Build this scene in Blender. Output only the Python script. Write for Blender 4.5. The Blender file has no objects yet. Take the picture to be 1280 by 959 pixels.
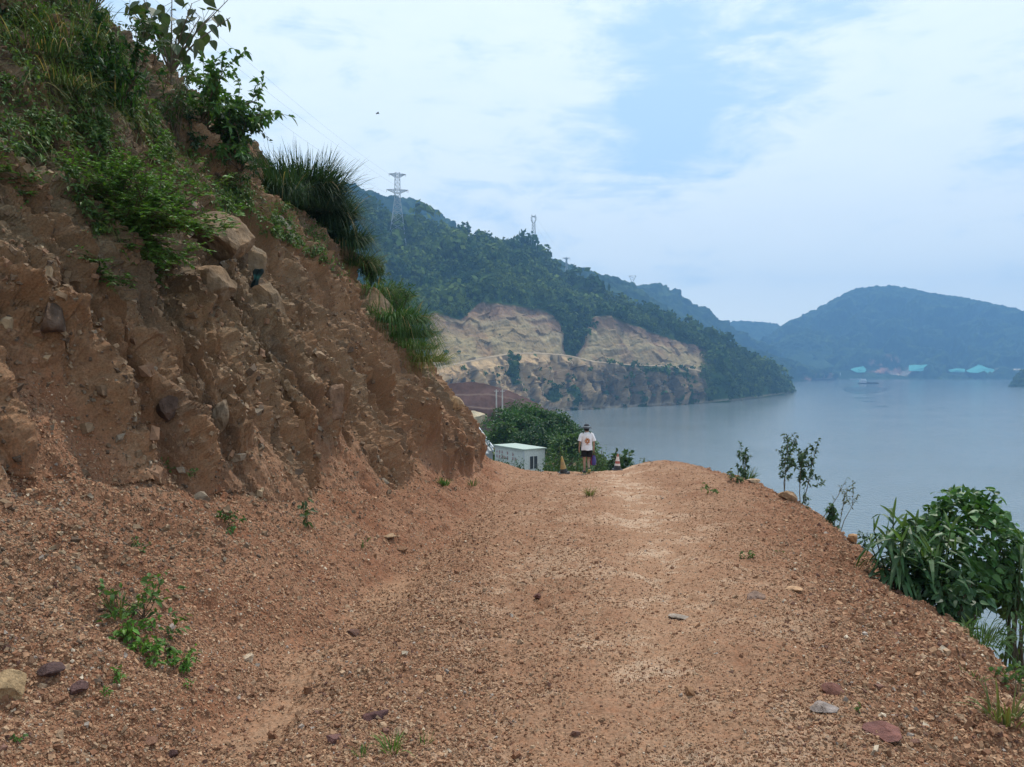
import bpy, bmesh, math, random
import numpy as np
from mathutils import Vector, Matrix

R = math.radians
rng = np.random.default_rng(7)
random.seed(7)
SC = bpy.context.scene
COL = SC.collection

# ------------------------------------------------------------------ camera
F_PX = 950.0
PITCH = R(-1.176)
cam_d = bpy.data.cameras.new('camera')
cam_d.sensor_width = 36.0
cam_d.lens = 36.0 * F_PX / 1280.0
cam_d.clip_start = 0.05
cam_d.clip_end = 40000
cam = bpy.data.objects.new('camera', cam_d)
cam.location = (0, 0, 0)
cam.rotation_euler = (R(90) + PITCH, 0, 0)
COL.objects.link(cam)
SC.camera = cam
SC.cycles.use_denoising = True
SC.cycles.max_bounces = 6
SC.cycles.transparent_max_bounces = 8
SC.cycles.volume_bounces = 0

# ------------------------------------------------------------------ light
SUN_AZ, SUN_EL = 24.0, 62.0        # azimuth from +Y towards +X
sd = Vector((math.sin(R(SUN_AZ)) * math.cos(R(SUN_EL)), math.cos(R(SUN_AZ)) * math.cos(R(SUN_EL)), math.sin(R(SUN_EL))))
sun_d = bpy.data.lights.new('sun', 'SUN')
sun_d.energy = 3.1
sun_d.angle = R(1.5)
sun_d.color = (1.0, 0.95, 0.87)
sun = bpy.data.objects.new('sun', sun_d)
sun.rotation_euler = sd.to_track_quat('Z', 'Y').to_euler()
COL.objects.link(sun)

SC.view_settings.view_transform = 'Standard'
SC.view_settings.look = 'None'
SC.view_settings.gamma = 1
SC.view_settings.exposure = 0.45
SC.view_settings.use_curve_mapping = False


def ray(px, py):
    cx, cy = (px - 640.0) / F_PX, (479.5 - py) / F_PX
    return np.array([cx, math.cos(PITCH) - cy * math.sin(PITCH), math.sin(PITCH) + cy * math.cos(PITCH)])


def at(px, py, y):
    r = ray(px, py)
    return r * (y / r[1])


def to_px(P):
    c, s = math.cos(PITCH), math.sin(PITCH)
    d = P[..., 1] * c + P[..., 2] * s
    u = -P[..., 1] * s + P[..., 2] * c
    return 640 + F_PX * P[..., 0] / d, 479.5 - F_PX * u / d


world = bpy.data.worlds.new('World')
SC.world = world
world.use_nodes = True
nt = world.node_tree
nt.nodes.clear()


class NT:
    """small helper for node trees"""
    def __init__(self, tree):
        self.t = tree

    def n(self, typ, **kw):
        nd = self.t.nodes.new(typ)
        for k, v in kw.items():
            if k == 'inp':
                for kk, vv in v.items():
                    s = nd.inputs[kk]
                    if isinstance(vv, bpy.types.NodeSocket):
                        self.t.links.new(vv, s)
                    else:
                        s.default_value = vv
            else:
                setattr(nd, k, v)
        return nd

    def m(self, op, a, b=None, clamp=False):
        nd = self.t.nodes.new('ShaderNodeMath')
        nd.operation = op
        nd.use_clamp = clamp
        for i, v in enumerate((a, b)):
            if v is None:
                continue
            if isinstance(v, bpy.types.NodeSocket):
                self.t.links.new(v, nd.inputs[i])
            else:
                nd.inputs[i].default_value = v
        return nd.outputs[0]

    def ramp(self, fac, stops):
        nd = self.t.nodes.new('ShaderNodeValToRGB')
        while len(nd.color_ramp.elements) < len(stops):
            nd.color_ramp.elements.new(0.5)
        for e, (p, c) in zip(nd.color_ramp.elements, stops):
            e.position = p
            e.color = c if len(c) == 4 else (*c, 1)
        self.t.links.new(fac, nd.inputs[0])
        return nd.outputs[0]

    def mix(self, fac, a, b, blend='MIX'):
        nd = self.t.nodes.new('ShaderNodeMix')
        nd.data_type = 'RGBA'
        nd.blend_type = blend
        for s, v in ((nd.inputs[0], fac), (nd.inputs[6], a), (nd.inputs[7], b)):
            if isinstance(v, bpy.types.NodeSocket):
                self.t.links.new(v, s)
            else:
                s.default_value = v if not isinstance(v, tuple) or len(v) == 4 else (*v, 1)
        return nd.outputs[2]

    def link(self, a, b):
        self.t.links.new(a, b)


W = NT(nt)
sky = W.n('ShaderNodeTexSky', sky_type='NISHITA', sun_disc=False, sun_elevation=R(SUN_EL), sun_rotation=R(SUN_AZ),
          altitude=200, air_density=1.3, dust_density=2.0, ozone_density=1.0)
tc = W.n('ShaderNodeTexCoord')
sep = W.n('ShaderNodeSeparateXYZ', inp={0: tc.outputs['Generated']})
mp = W.n('ShaderNodeMapping', inp={0: tc.outputs['Generated'], 2: (0, R(14), 0), 3: (1.5, 1.5, 7.5)})
n1 = W.n('ShaderNodeTexNoise', inp={'Vector': mp.outputs[0], 'Scale': 1.9, 'Detail': 9.0, 'Roughness': 0.60, 'Distortion': 0.9})
mp2 = W.n('ShaderNodeMapping', inp={0: tc.outputs['Generated'], 2: (0, R(-16), 0), 3: (1.0, 1.0, 2.6)})
n2 = W.n('ShaderNodeTexNoise', inp={'Vector': mp2.outputs[0], 'Scale': 11.0, 'Detail': 7.0, 'Roughness': 0.62, 'Distortion': 0.4})


def dirblob(px, py, tight):
    r = ray(px, py)
    r = r / np.linalg.norm(r)
    d = W.n('ShaderNodeVectorMath', operation='DOT_PRODUCT', inp={0: tc.outputs['Generated'], 1: tuple(r)})
    f = W.n('ShaderNodeMapRange', interpolation_type='SMOOTHSTEP', inp={0: d.outputs['Value'], 1: math.cos(R(tight)), 2: 1.0, 3: 0.0, 4: 1.0})
    return f.outputs[0]


def total(lst):
    s_ = None
    for (px, py, t_, w_) in lst:
        q_ = W.m('MULTIPLY', dirblob(px, py, t_), w_)
        s_ = q_ if s_ is None else W.m('ADD', s_, q_)
    return s_


# clearer blue openings in the thin cloud, as the day had them
gap = total([(790, 165, 6, .11), (860, 172, 6, .12), (940, 160, 6, .10), (1010, 150, 5, .08), (830, 40, 5, .10), (860, 90, 5, .05), (1040, 60, 6, .06), (1265, 110, 5, .10), (760, 190, 7, .05), (880, 110, 9, .06), (1240, 235, 5, .07)])
puff = total([(400, 70, 13, .20), (640, 90, 10, .12), (700, 30, 7, .06), (1230, 180, 6, .16), (1120, 165, 6, .14), (980, 235, 8, .12), (1150, 60, 7, .08)])
base = W.m('ADD', W.m('MULTIPLY', n1.outputs['Fac'], 1.05), W.m('MULTIPLY', n2.outputs['Fac'], 0.95))
base = W.m('ADD', W.m('SUBTRACT', base, gap), puff)
lowz = W.m('SUBTRACT', 1.0, W.m('MULTIPLY', sep.outputs[2], 3.2, clamp=True), clamp=True)
base = W.m('ADD', base, W.m('MULTIPLY', lowz, 0.22))
hzn = W.n('ShaderNodeMapRange', interpolation_type='SMOOTHSTEP', inp={0: sep.outputs[2], 1: 0.0, 2: 0.2, 3: 1.0, 4: 0.0}).outputs[0]
cloud = W.n('ShaderNodeMapRange', inp={0: base, 1: 0.72, 2: 1.16, 3: 0.0, 4: 1.0}, interpolation_type='SMOOTHSTEP')
ccol = W.mix(lowz, (7.7, 8.9, 9.6, 1), (8.9, 9.6, 9.7, 1))
ccol = W.mix(W.m('MULTIPLY', n2.outputs['Fac'], 0.5, clamp=True), ccol, (10.2, 10.7, 10.8, 1))
skyblue = W.mix(0.75, sky.outputs[0], (5.3, 7.7, 10.4, 1))
skyc = W.mix(cloud.outputs[0], skyblue, ccol)
skyc = W.mix(hzn, skyc, (12.6, 13.0, 11.8, 1))
below = W.m('GREATER_THAN', sep.outputs[2], -0.02)
bg = W.n('ShaderNodeBackground', inp={'Color': skyc, 'Strength': 0.092})
wo = W.n('ShaderNodeOutputWorld', inp={0: bg.outputs[0]})

# ------------------------------------------------------------------ noise (numpy)
_perm = np.random.default_rng(3).permutation(256).astype(np.int64)
_perm = np.concatenate([_perm, _perm, _perm])
_ang = np.random.default_rng(5).random(256) * 2 * np.pi
_gx, _gy = np.cos(_ang).astype(np.float32), np.sin(_ang).astype(np.float32)


def perlin(x, y, seed=0):
    x = np.asarray(x, np.float32) + seed * 17.37
    y = np.asarray(y, np.float32) + seed * 9.71
    xi = np.floor(x).astype(np.int64)
    yi = np.floor(y).astype(np.int64)
    xf, yf = x - xi, y - yi
    u = xf * xf * xf * (xf * (xf * 6 - 15) + 10)
    v = yf * yf * yf * (yf * (yf * 6 - 15) + 10)
    X, Y = xi & 255, yi & 255

    def g(a, b, dx, dy):
        h = _perm[_perm[X + a] + ((Y + b) & 255)]
        return _gx[h] * dx + _gy[h] * dy
    n00, n10 = g(0, 0, xf, yf), g(1, 0, xf - 1, yf)
    n01, n11 = g(0, 1, xf, yf - 1), g(1, 1, xf - 1, yf - 1)
    a = n00 + u * (n10 - n00)
    b = n01 + u * (n11 - n01)
    return (a + v * (b - a)) * 1.5


def fbm(x, y, o=4, seed=0, gain=0.5, lac=2.03):
    s = np.zeros(np.shape(x), np.float32)
    a = 1.0
    for i in range(o):
        s += a * perlin(x, y, seed + i * 3)
        a *= gain
        x, y = x * lac, y * lac
    return s


def ridged(x, y, o=3, seed=0):
    s = np.zeros(np.shape(x), np.float32)
    a = 1.0
    for i in range(o):
        s += a * (1 - 2 * np.abs(perlin(x, y, seed + i * 5)))
        a *= 0.5
        x, y = x * 2.1, y * 2.1
    return s


def _h2(i, j, k):
    h = _perm[(_perm[(i & 255)] + j) & 255]
    return _perm[(h + k * 37) & 255] / 255.0


def facets(x, y, seed=0, tilt=1.0):
    """faceted rock: every Voronoi cell is a tilted plane; returns height, edge distance"""
    x = np.asarray(x, np.float32) + seed * 31.3
    y = np.asarray(y, np.float32) + seed * 11.9
    xi, yi = np.floor(x).astype(np.int64), np.floor(y).astype(np.int64)
    best = np.full(x.shape, 9.0, np.float32)
    sec = np.full(x.shape, 9.0, np.float32)
    hh = np.zeros(x.shape, np.float32)
    for a in (-1, 0, 1):
        for b in (-1, 0, 1):
            ci, cj = xi + a, yi + b
            fx = (ci + _h2(ci, cj, 1)).astype(np.float32)
            fy = (cj + _h2(ci, cj, 2)).astype(np.float32)
            dx, dy = x - fx, y - fy
            d = dx * dx + dy * dy
            h = (_h2(ci, cj, 3) - .5) + tilt * ((_h2(ci, cj, 4) - .5) * dx + (_h2(ci, cj, 5) - .5) * dy) * 2
            m = d < best
            sec = np.where(m, best, np.minimum(sec, d))
            hh = np.where(m, h, hh)
            best = np.where(m, d, best)
    return hh.astype(np.float32), (np.sqrt(sec) - np.sqrt(best)).astype(np.float32)


def sstep(a, b, x):
    t = np.clip((x - a) / (b - a), 0, 1)
    return t * t * (3 - 2 * t)


def lerp(a, b, t):
    return a + (b - a) * t


def cmix(a, b, t):
    t = np.asarray(t)[..., None]
    return np.asarray(a) * (1 - t) + np.asarray(b) * t


# ------------------------------------------------------------------ object helpers
def np_mesh(name, V, faces, col=None, mat=None, smooth=False, parent=None, loc=None):
    """V (n,3); faces: list of int arrays (m,k)"""
    me = bpy.data.meshes.new(name)
    V = np.asarray(V, np.float32)
    me.vertices.add(len(V))
    me.vertices.foreach_set('co', V.ravel())
    faces = [np.asarray(f, np.int32) for f in faces if len(f)]
    tot = sum(f.shape[0] for f in faces)
    loops = np.concatenate([f.ravel() for f in faces])
    starts = []
    s = 0
    for f in faces:
        starts.append(s + np.arange(f.shape[0]) * f.shape[1])
        s += f.size
    me.loops.add(len(loops))
    me.loops.foreach_set('vertex_index', loops)
    me.polygons.add(tot)
    me.polygons.foreach_set('loop_start', np.concatenate(starts).astype(np.int32))
    me.polygons.foreach_set('use_smooth', np.full(tot, smooth, bool))
    if col is not None:
        col = np.asarray(col, np.float32)
        if col.ndim == 1:
            col = np.tile(col, (len(V), 1))
        ca = me.color_attributes.new('Col', 'FLOAT_COLOR', 'POINT')
        c4 = np.ones((len(V), 4), np.float32)
        c4[:, :3] = col
        ca.data.foreach_set('color', c4.ravel())
    me.update(calc_edges=True)
    if mat is not None:
        me.materials.append(mat)
    o = bpy.data.objects.new(name, me)
    COL.objects.link(o)
    if parent is not None:
        o.parent = parent
    if loc is not None:
        o.location = loc
    return o


def tag(o, label=None, cat=None, group=None, kind=None):
    if label: o['label'] = label
    if cat: o['category'] = cat
    if group: o['group'] = group
    if kind: o['kind'] = kind
    return o


def thing(name, label, cat, loc=(0, 0, 0), rotz=0.0, group=None):
    o = bpy.data.objects.new(name, None)
    o.empty_display_size = 0.2
    COL.objects.link(o)
    o.location = loc
    o.rotation_euler = (0, 0, rotz)
    return tag(o, label, cat, group)


class MB:
    """collects pieces of one mesh"""
    def __init__(self):
        self.v, self.q, self.t, self.c, self.n = [], [], [], [], 0

    def add(self, V, quads=None, tris=None, col=(.5, .5, .5)):
        V = np.asarray(V, np.float32)
        if quads is not None and len(quads):
            self.q.append(np.asarray(quads) + self.n)
        if tris is not None and len(tris):
            self.t.append(np.asarray(tris) + self.n)
        c = np.asarray(col, np.float32)
        if c.ndim == 1:
            c = np.tile(c, (len(V), 1))
        self.v.append(V)
        self.c.append(c)
        self.n += len(V)
        return self

    def box(self, c, s, col=(.5, .5, .5), rot=None, taper=1.0):
        k = np.array([[-1, -1, -1], [1, -1, -1], [1, 1, -1], [-1, 1, -1], [-1, -1, 1], [1, -1, 1], [1, 1, 1], [-1, 1, 1]], float) * .5
        k[4:, :2] *= taper
        V = k * np.array(s)
        if rot is not None:
            V = V @ np.array(rot).T
        return self.add(V + np.array(c), [[0, 3, 2, 1], [4, 5, 6, 7], [0, 1, 5, 4], [1, 2, 6, 5], [2, 3, 7, 6], [3, 0, 4, 7]], col=col)

    def tube(self, pts, rad, col=(.5, .5, .5), n=6, cap=True, ell=None):
        pts = np.asarray(pts, float)
        rad = np.broadcast_to(np.asarray(rad, float), (len(pts),))
        d = np.gradient(pts, axis=0)
        d /= np.linalg.norm(d, axis=1)[:, None] + 1e-9
        ref = np.array([0, 0, 1.]) if abs(d[:, 2]).mean() < .8 else np.array([1., 0, 0])
        a = np.cross(d, ref)
        a /= np.linalg.norm(a, axis=1)[:, None] + 1e-9
        b = np.cross(d, a)
        th = np.arange(n) / n * 2 * np.pi
        e = (1, 1) if ell is None else ell
        V = pts[:, None] + rad[:, None, None] * (np.cos(th)[None, :, None] * a[:, None] * e[0] + np.sin(th)[None, :, None] * b[:, None] * e[1])
        m = len(pts)
        i = np.arange(m - 1)[:, None] * n
        j = np.arange(n)[None]
        j2 = (j + 1) % n
        Q = np.stack([i + j, i + j2, i + n + j2, i + n + j], -1).reshape(-1, 4)
        V = V.reshape(-1, 3)
        T = []
        if cap:
            V = np.concatenate([V, pts[:1], pts[-1:]])
            c0, c1 = m * n, m * n + 1
            T = [[c0, (k + 1) % n, k] for k in range(n)] + [[c1, (m - 1) * n + k, (m - 1) * n + (k + 1) % n] for k in range(n)]
        return self.add(V, Q, T, col)

    def lathe(self, prof, n=20, col=(.5, .5, .5), c=(0, 0, 0), ell=(1, 1)):
        prof = np.asarray(prof, float)
        th = np.arange(n) / n * 2 * np.pi
        V = np.stack([prof[:, 0:1] * np.cos(th) * ell[0], prof[:, 0:1] * np.sin(th) * ell[1], np.repeat(prof[:, 1:2], n, 1)], -1).reshape(-1, 3) + np.array(c)
        m = len(prof)
        i = np.arange(m - 1)[:, None] * n
        j = np.arange(n)[None]
        j2 = (j + 1) % n
        Q = np.stack([i + j, i + j2, i + n + j2, i + n + j], -1).reshape(-1, 4)
        return self.add(V, Q, None, col)

    def bars(self, A, B, th, col=(.5, .5, .5)):
        for a, b in zip(A, B):
            self.tube([a, b], th, col, n=4, cap=False)
        return self

    def build(self, name, mat, parent=None, smooth=False):
        V = np.concatenate(self.v)
        f = []
        if self.q: f.append(np.concatenate(self.q))
        if self.t: f.append(np.concatenate(self.t))
        return np_mesh(name, V, f, np.concatenate(self.c), mat, smooth, parent)


# ------------------------------------------------------------------ materials
def mat_col(name, rough=0.9, noise_scale=20.0, var=0.35, bump=0.0, bump_scale=40.0, spec=0.2, detail=5.0, metallic=0.0, warm=None):
    """colour attribute times a procedural grain"""
    m = bpy.data.materials.new(name)
    m.use_nodes = True
    t = m.node_tree
    t.nodes.clear()
    N = NT(t)
    ca = N.n('ShaderNodeVertexColor', layer_name='Col')
    g = N.n('ShaderNodeNewGeometry')
    no = N.n('ShaderNodeTexNoise', inp={'Vector': g.outputs['Position'], 'Scale': noise_scale, 'Detail': detail, 'Roughness': .65})
    mr = N.n('ShaderNodeMapRange', inp={0: no.outputs['Fac'], 1: .28, 2: .72, 3: 1 - var, 4: 1 + var})
    c = N.mix(1.0, ca.outputs[0], mr.outputs[0], 'MULTIPLY')
    if warm:
        no2 = N.n('ShaderNodeTexNoise', inp={'Vector': g.outputs['Position'], 'Scale': noise_scale * .37, 'Detail': 4.0})
        f = N.n('ShaderNodeMapRange', inp={0: no2.outputs['Fac'], 1: .45, 2: .7, 3: 0., 4: 1.})
        c = N.mix(N.m('MULTIPLY', f.outputs[0], warm[1]), c, N.mix(1.0, c, (*warm[0], 1), 'MULTIPLY'))
    p = N.n('ShaderNodeBsdfPrincipled', inp={'Base Color': c, 'Roughness': rough, 'Specular IOR Level': spec, 'Metallic': metallic})
    if bump > 0:
        nb = N.n('ShaderNodeTexNoise', inp={'Vector': g.outputs['Position'], 'Scale': bump_scale, 'Detail': 6.0, 'Roughness': .7})
        bp = N.n('ShaderNodeBump', inp={'Height': nb.outputs['Fac'], 'Strength': 1.0, 'Distance': bump})
        N.link(bp.outputs[0], p.inputs['Normal'])
    N.n('ShaderNodeOutputMaterial', inp={0: p.outputs[0]})
    return m


def mat_leaf(name, rough=0.45, trans=0.3, tint=(1.25, 1.35, .55), spec=0.35):
    m = bpy.data.materials.new(name)
    m.use_nodes = True
    t = m.node_tree
    t.nodes.clear()
    N = NT(t)
    ca = N.n('ShaderNodeVertexColor', layer_name='Col')
    g = N.n('ShaderNodeNewGeometry')
    no = N.n('ShaderNodeTexNoise', inp={'Vector': g.outputs['Position'], 'Scale': 9.0, 'Detail': 3.0})
    mr = N.n('ShaderNodeMapRange', inp={0: no.outputs['Fac'], 1: .3, 2: .7, 3: .75, 4: 1.25})
    c = N.mix(1.0, ca.outputs[0], mr.outputs[0], 'MULTIPLY')
    p = N.n('ShaderNodeBsdfPrincipled', inp={'Base Color': c, 'Roughness': rough, 'Specular IOR Level': spec})
    tr = N.n('ShaderNodeBsdfTranslucent', inp={'Color': N.mix(1.0, c, (*tint, 1), 'MULTIPLY')})
    mx = N.n('ShaderNodeMixShader', inp={0: trans, 1: p.outputs[0], 2: tr.outputs[0]})
    N.n('ShaderNodeOutputMaterial', inp={0: mx.outputs[0]})
    return m


M_SOIL = mat_col('soil', .95, 55.0, .42, .010, 70.0, .1, 8.0, warm=((1.12, .92, .8), .6))
M_STONE = mat_col('loose_stone', .92, 30.0, .3, .004, 120.0, .15)
M_ROCK = mat_col('boulder_rock', .9, 7.0, .45, .03, 22.0, .15, 9.0, warm=((1.15, .95, .75), .7))
M_CLIFF = mat_col('cliff_rock', .95, .09, .35, .0, 1.0, .1, 9.0)
M_FOREST = mat_leaf('forest_leaves', .9, .12, spec=.05)
M_FARHILL = mat_col('wooded_hill', .95, .05, .5, .0, 1.0, .05, 8.0)
M_LEAF = mat_leaf('leaf', .55, .3, spec=.25)
M_GLOSS = mat_leaf('glossy_leaf', .48, .22, spec=.3)
M_GRASS = mat_leaf('grass_blade', .65, .25, spec=.15)
M_BARK = mat_col('bark', .85, 30.0, .3, .003, 60.0, .2)
M_PAINT = mat_col('painted_metal', .5, 8.0, .18, .0, 1.0, .4)
M_STEEL = mat_col('galvanised_steel', .6, 2.0, .15, .0, 1.0, .4, metallic=.3)
M_CONC = mat_col('concrete', .9, 3.0, .25, .01, 30.0, .2)
M_CLOTH = mat_col('cloth', .9, 25.0, .12, .004, 60.0, .15)
M_SKIN = mat_col('skin', .55, 30.0, .08, .0, 1.0, .35)
M_PLAST = mat_col('plastic', .5, 30.0, .2, .0, 1.0, .4)

# ------------------------------------------------------------------ near terrain
def x_toe(y): return -2.06 + 0.078 * y - .30 * np.logaddexp(0, (y - 23.0) / .7) * .7
def softplus(x, k): return k * np.logaddexp(0, x / k)


def road_z(y):
    z = -1.6 - 0.08 * y - 0.25 * softplus(y - 29.6, .7)
    return -12.6 + softplus(z + 12.6, .5)


def x_edge(y):
    return np.interp(y, [-3, 3, 5.2, 10, 16, 24, 28, 31, 36, 60, 95, 150], [2.5, 3.05, 3.62, 4.85, 6.5, 7.9, 7.6, 6.6, 6.0, 7.5, 10.5, 13.0])


def talus_w(y): return np.interp(y, [0, 5.7, 8.8, 14, 20, 40], [2.3, 2.2, 1.3, .9, .6, .5]) * (1 + .14 * fbm(y * .55, y * 0, 3, 171) + .05 * fbm(y * 1.7, y * 0 + 3, 2, 173))
def crest_h(y): return np.interp(y, [-5, 8, 14, 17, 20.5, 22.5, 23.5, 24.5, 25.5, 26.3, 27, 27.8, 28.6], [13, 12.5, 11.6, 10.6, 9.7, 9.1, 8.2, 6.9, 5.0, 3.3, 1.7, .6, 0])


def macro(x, y):
    u = x_toe(y) - x + .16 * fbm(y * .55, x * 0, 2, 40)
    w = talus_w(y)
    zr = road_z(y)
    h1 = .55 * u
    hf = .55 * w + 1.55 * (u - w)
    u6 = w + (6 - .55 * w) / 1.55
    h2 = 6 + 1.2 * (u - u6)
    h = np.where(u < w, h1, np.where(u < u6, hf, h2))
    c = crest_h(y)
    k = .7
    hs = -k * np.logaddexp(-h / k, -c / k)
    h = np.where(u > 0, np.maximum(np.where(h > 0, hs, h), 0), 0)
    h = np.where((u > 0) & (u < 1.2), np.minimum(np.maximum(h1, 0), np.maximum(c, 0)) * (u < w) + h * (u >= w), h)
    rc_ = np.hypot(x + 2.25, (y - 25.7) * .62)
    h = np.maximum(h, 2.1 * np.exp(-(rc_ / 1.5) ** 1.2) * (1 - sstep(27.5, 31, y)) - .12)
    # road: ditch beside the toe, slight crown, gravel windrow along the outer edge
    xe = x_edge(y)
    near = 1 - sstep(30, 36, y)
    ditch = -.10 * np.exp(-((u + .18) / .35) ** 2) * near
    q = x - xe
    berm = .34 * np.exp(-((x - 5.6) / 1.3) ** 2) * np.exp(-((y - 28) / 4.5) ** 2)
    berm2 = .10 * np.exp(-((q + 1.7) / 1.0) ** 2) * near
    drop = -1.2 * softplus(q, .35)
    z = zr + h + ditch + berm + berm2 + drop
    return np.maximum(z, -44.0), u, q, h


ys = np.concatenate([np.linspace(-2.5, 2.6, 60)[:-1], 2.6 * np.exp(np.arange(0, 1160) * .0022), np.linspace(33.6, 150, 130)])
ts = np.concatenate([np.linspace(-2.8, -.74, 45)[:-1], np.linspace(-.74, -.02, 760), np.linspace(-.018, .74, 440), np.linspace(.75, 2.8, 45)])
Y, T = np.meshgrid(ys, ts, indexing='ij')
Y = Y.astype(np.float32)
X = ((Y + 3.2) * T * .92).astype(np.float32)
X = np.where(Y < -0, X, X)
Z, U, Q, H = macro(X, Y)
P = np.stack([X, Y, Z], -1)


def grid_normals(P):
    a = np.gradient(P, axis=1)
    b = np.gradient(P, axis=0)
    n = np.cross(a, b)
    n /= np.linalg.norm(n, axis=-1, keepdims=True) + 1e-12
    return n.astype(np.float32)


N0 = grid_normals(P)
Wt = talus_w(Y) + .45 * fbm(Y * .7, X * .5, 3, 177) + .2 * fbm(Y * 2.6, X * 2, 2, 178)
near = 1 - sstep(31, 36, Y)
face = sstep(-.15, .5, U - Wt) * near * sstep(.2, .8, H)          # 1 on the cut face
talus = sstep(-.35, .15, U) * (1 - face) * near
S = U * 1.0 + 0 * Y                                                # distance up the slope (plan)
# fall line runs across y; lean the ribs a little
lean = Y + .22 * S
warp = fbm(lean * .35, S * .3, 3, 11)
rib = ridged(lean * .62 + warp * .5, S * .16 + warp * .3, 3, 21)
rib2 = ridged(lean * 1.9 + warp * .8, S * .45, 2, 61)
fac1, ed1 = facets(lean * .85 + warp * .25, S * .75 + warp * .25, 1, 1.0)
fac2, ed2 = facets(lean * 2.5 + warp * .5, S * 2.0, 2, 1.0)
fac3, ed3 = facets(lean * 7.0, S * 6.0, 4, 1.0)
rocky = sstep(-.15, .35, fbm(lean * .33, S * .4, 3, 31) + .25 * sstep(3, 5, S) + .15)
fine = fbm(lean * 5, S * 5, 4, 71, .6)
big = fbm(Y * .22, S * .22, 3, 81)
upper = sstep(5.5, 7.5, H)
pocket = sstep(.28, .62, fbm(lean * 1.5, S * .9, 3, 141)) * sstep(.3, 1.5, U - Wt)
fiss = sstep(.45, .85, ridged(lean * .95 + .5 * warp, S * .17, 2, 151) * .6) * sstep(-.1, .4, fbm(lean * .6, S * .5, 2, 153))
fine2 = fbm(lean * 14, S * 13, 3, 73, .65)
d_face = (.42 * big + .27 * rib * (1 - .4 * upper) + .12 * rib2 + rocky * (.26 * fac1 * (.25 + .75 * sstep(0, .14, ed1)) + .20 * fac2 * (.3 + .7 * sstep(0, .16, ed2))) * (1 - .5 * upper) + .085 * fac3 * (.65 + .35 * rocky) + .095 * fine + .032 * fine2 - .14 * pocket - .22 * fiss)
crack = (np.exp(-(ed1 / .05) ** 2) * .09 + np.exp(-(ed2 / .07) ** 2) * .05) * rocky
d_face = d_face - crack
# talus gullies run downhill
d_tal = .10 * ridged(lean * 1.1, S * .25, 2, 91) * sstep(.0, .9, U) + .05 * fbm(X * 1.7, Y * 1.7, 3, 93) + .02 * fbm(X * 8, Y * 8, 3, 95, .6)
# road surface
trk = np.abs(X - (.55 + .26 * np.clip(Y - 3, 0, 4) + .115 * np.clip(Y - 7, 0, 30)))
rough_road = sstep(.3, 1.6, trk)
rut = np.exp(-((trk - .05) / .28) ** 2) + np.exp(-((np.abs(X - (-.35 + .03 * Y + .0028 * Y * Y)) - .05) / .28) ** 2)
wash = sstep(.5, 1.0, ridged(X * .9 + .5 * fbm(X * .5, Y * .5, 2, 161), Y * .28 + X * .35, 2, 163) * .7)
d_road = .040 * fbm(X * 1.1, Y * 1.1, 3, 101) + (.012 + .014 * rough_road) * fbm(X * 6, Y * 6, 4, 103, .6) + .006 * fbm(X * 22, Y * 22, 3, 104, .65) - .035 * rut * (Y > 1) - .03 * wash
bank = sstep(-1.9, -.2, Q) * near
d_bank = bank * (.10 * fbm(X * 1.6, Y * 1.6, 4, 105, .6) + .03 * fbm(X * 9, Y * 9, 3, 107, .6))
d_face = d_face * (1 - .7 * sstep(21.5, 26, Y)) * (.42 + .58 * sstep(0, .7, U - Wt))
D = face * d_face + talus * d_tal + (1 - face - talus).clip(0, 1) * d_road + d_bank
far_low = sstep(33, 40, Y)
D += far_low * .35 * fbm(X * .4, Y * .4, 4, 109)
P = P + N0 * D[..., None]
NRM = grid_normals(P)
PXg, PYg = to_px(P)

# ---- colours of the ground
sand = np.array([.325, .205, .13])
pale = np.array([.40, .285, .20])
gravelc = np.array([.215, .113, .067])
redc = np.array([.215, .10, .057])
brown = np.array([.150, .092, .055])
tan = np.array([.235, .160, .100])
greyb = np.array([.155, .115, .080])
n_a = fbm(X * .8, Y * .8, 5, 111, .6)
n_b = fbm(X * 3.2, Y * 3.2, 4, 113, .6)
n_c = fbm(X * .35, Y * .25, 3, 115)
track = np.exp(-(trk / .85) ** 2)
trk2 = np.abs(X - (-.35 + .03 * Y + .0028 * Y * Y))
track2 = .5 * np.exp(-(trk2 / .55) ** 2)
sandm = np.clip(.36 + .42 * track + .25 * track2 + .32 * n_a + .22 * n_b - .5 * bank, 0, 1)
C = cmix(gravelc, sand, sandm)
C = cmix(C, pale, np.clip((track + track2) * sstep(.0, .6, n_a + .6 * n_b) * .9, 0, 1))
gully = np.exp(-((U + .12) / .42) ** 2) * sstep(-.25, .2, fbm(Y * .9, X * .6, 3, 117)) * near * (Y < 13)
C = cmix(C, np.array([.32, .20, .125]), gully * .9)
cb = cmix(redc, np.array([.26, .14, .082]), np.clip(.5 + .6 * n_b, 0, 1))
C = cmix(C, cb, bank * .85)
ct = cmix(np.array([.195, .092, .052]), np.array([.26, .145, .088]), np.clip(.4 + .6 * n_a + .4 * n_b, 0, 1))
C = cmix(C, ct, talus)
fs = fbm(lean * .5, S * .35, 4, 121)
fs2 = fbm(lean * 2.4, S * 1.1, 4, 123, .6)
cf = cmix(brown, tan, np.clip(.42 + .55 * fs + .45 * fs2, 0, 1))
cf = cmix(cf, np.array([.265, .135, .078]), sstep(8, 19, Y + 3 * fs) * .8)
cf = cmix(cf, greyb, sstep(.15, .6, fbm(lean * .9, S * .12, 3, 125)) * .7)
cf = cmix(cf, np.array([.27, .15, .085]), np.clip(sstep(.1, .55, fac2) * .5 + .4 * sstep(.2, .5, fbm(lean * 3, S * 1.2, 3, 127)), 0, 1))
cf = cmix(cf, np.array([.25, .115, .06]), (1 - sstep(.2, 1.5, U - Wt)) * .5)
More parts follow.
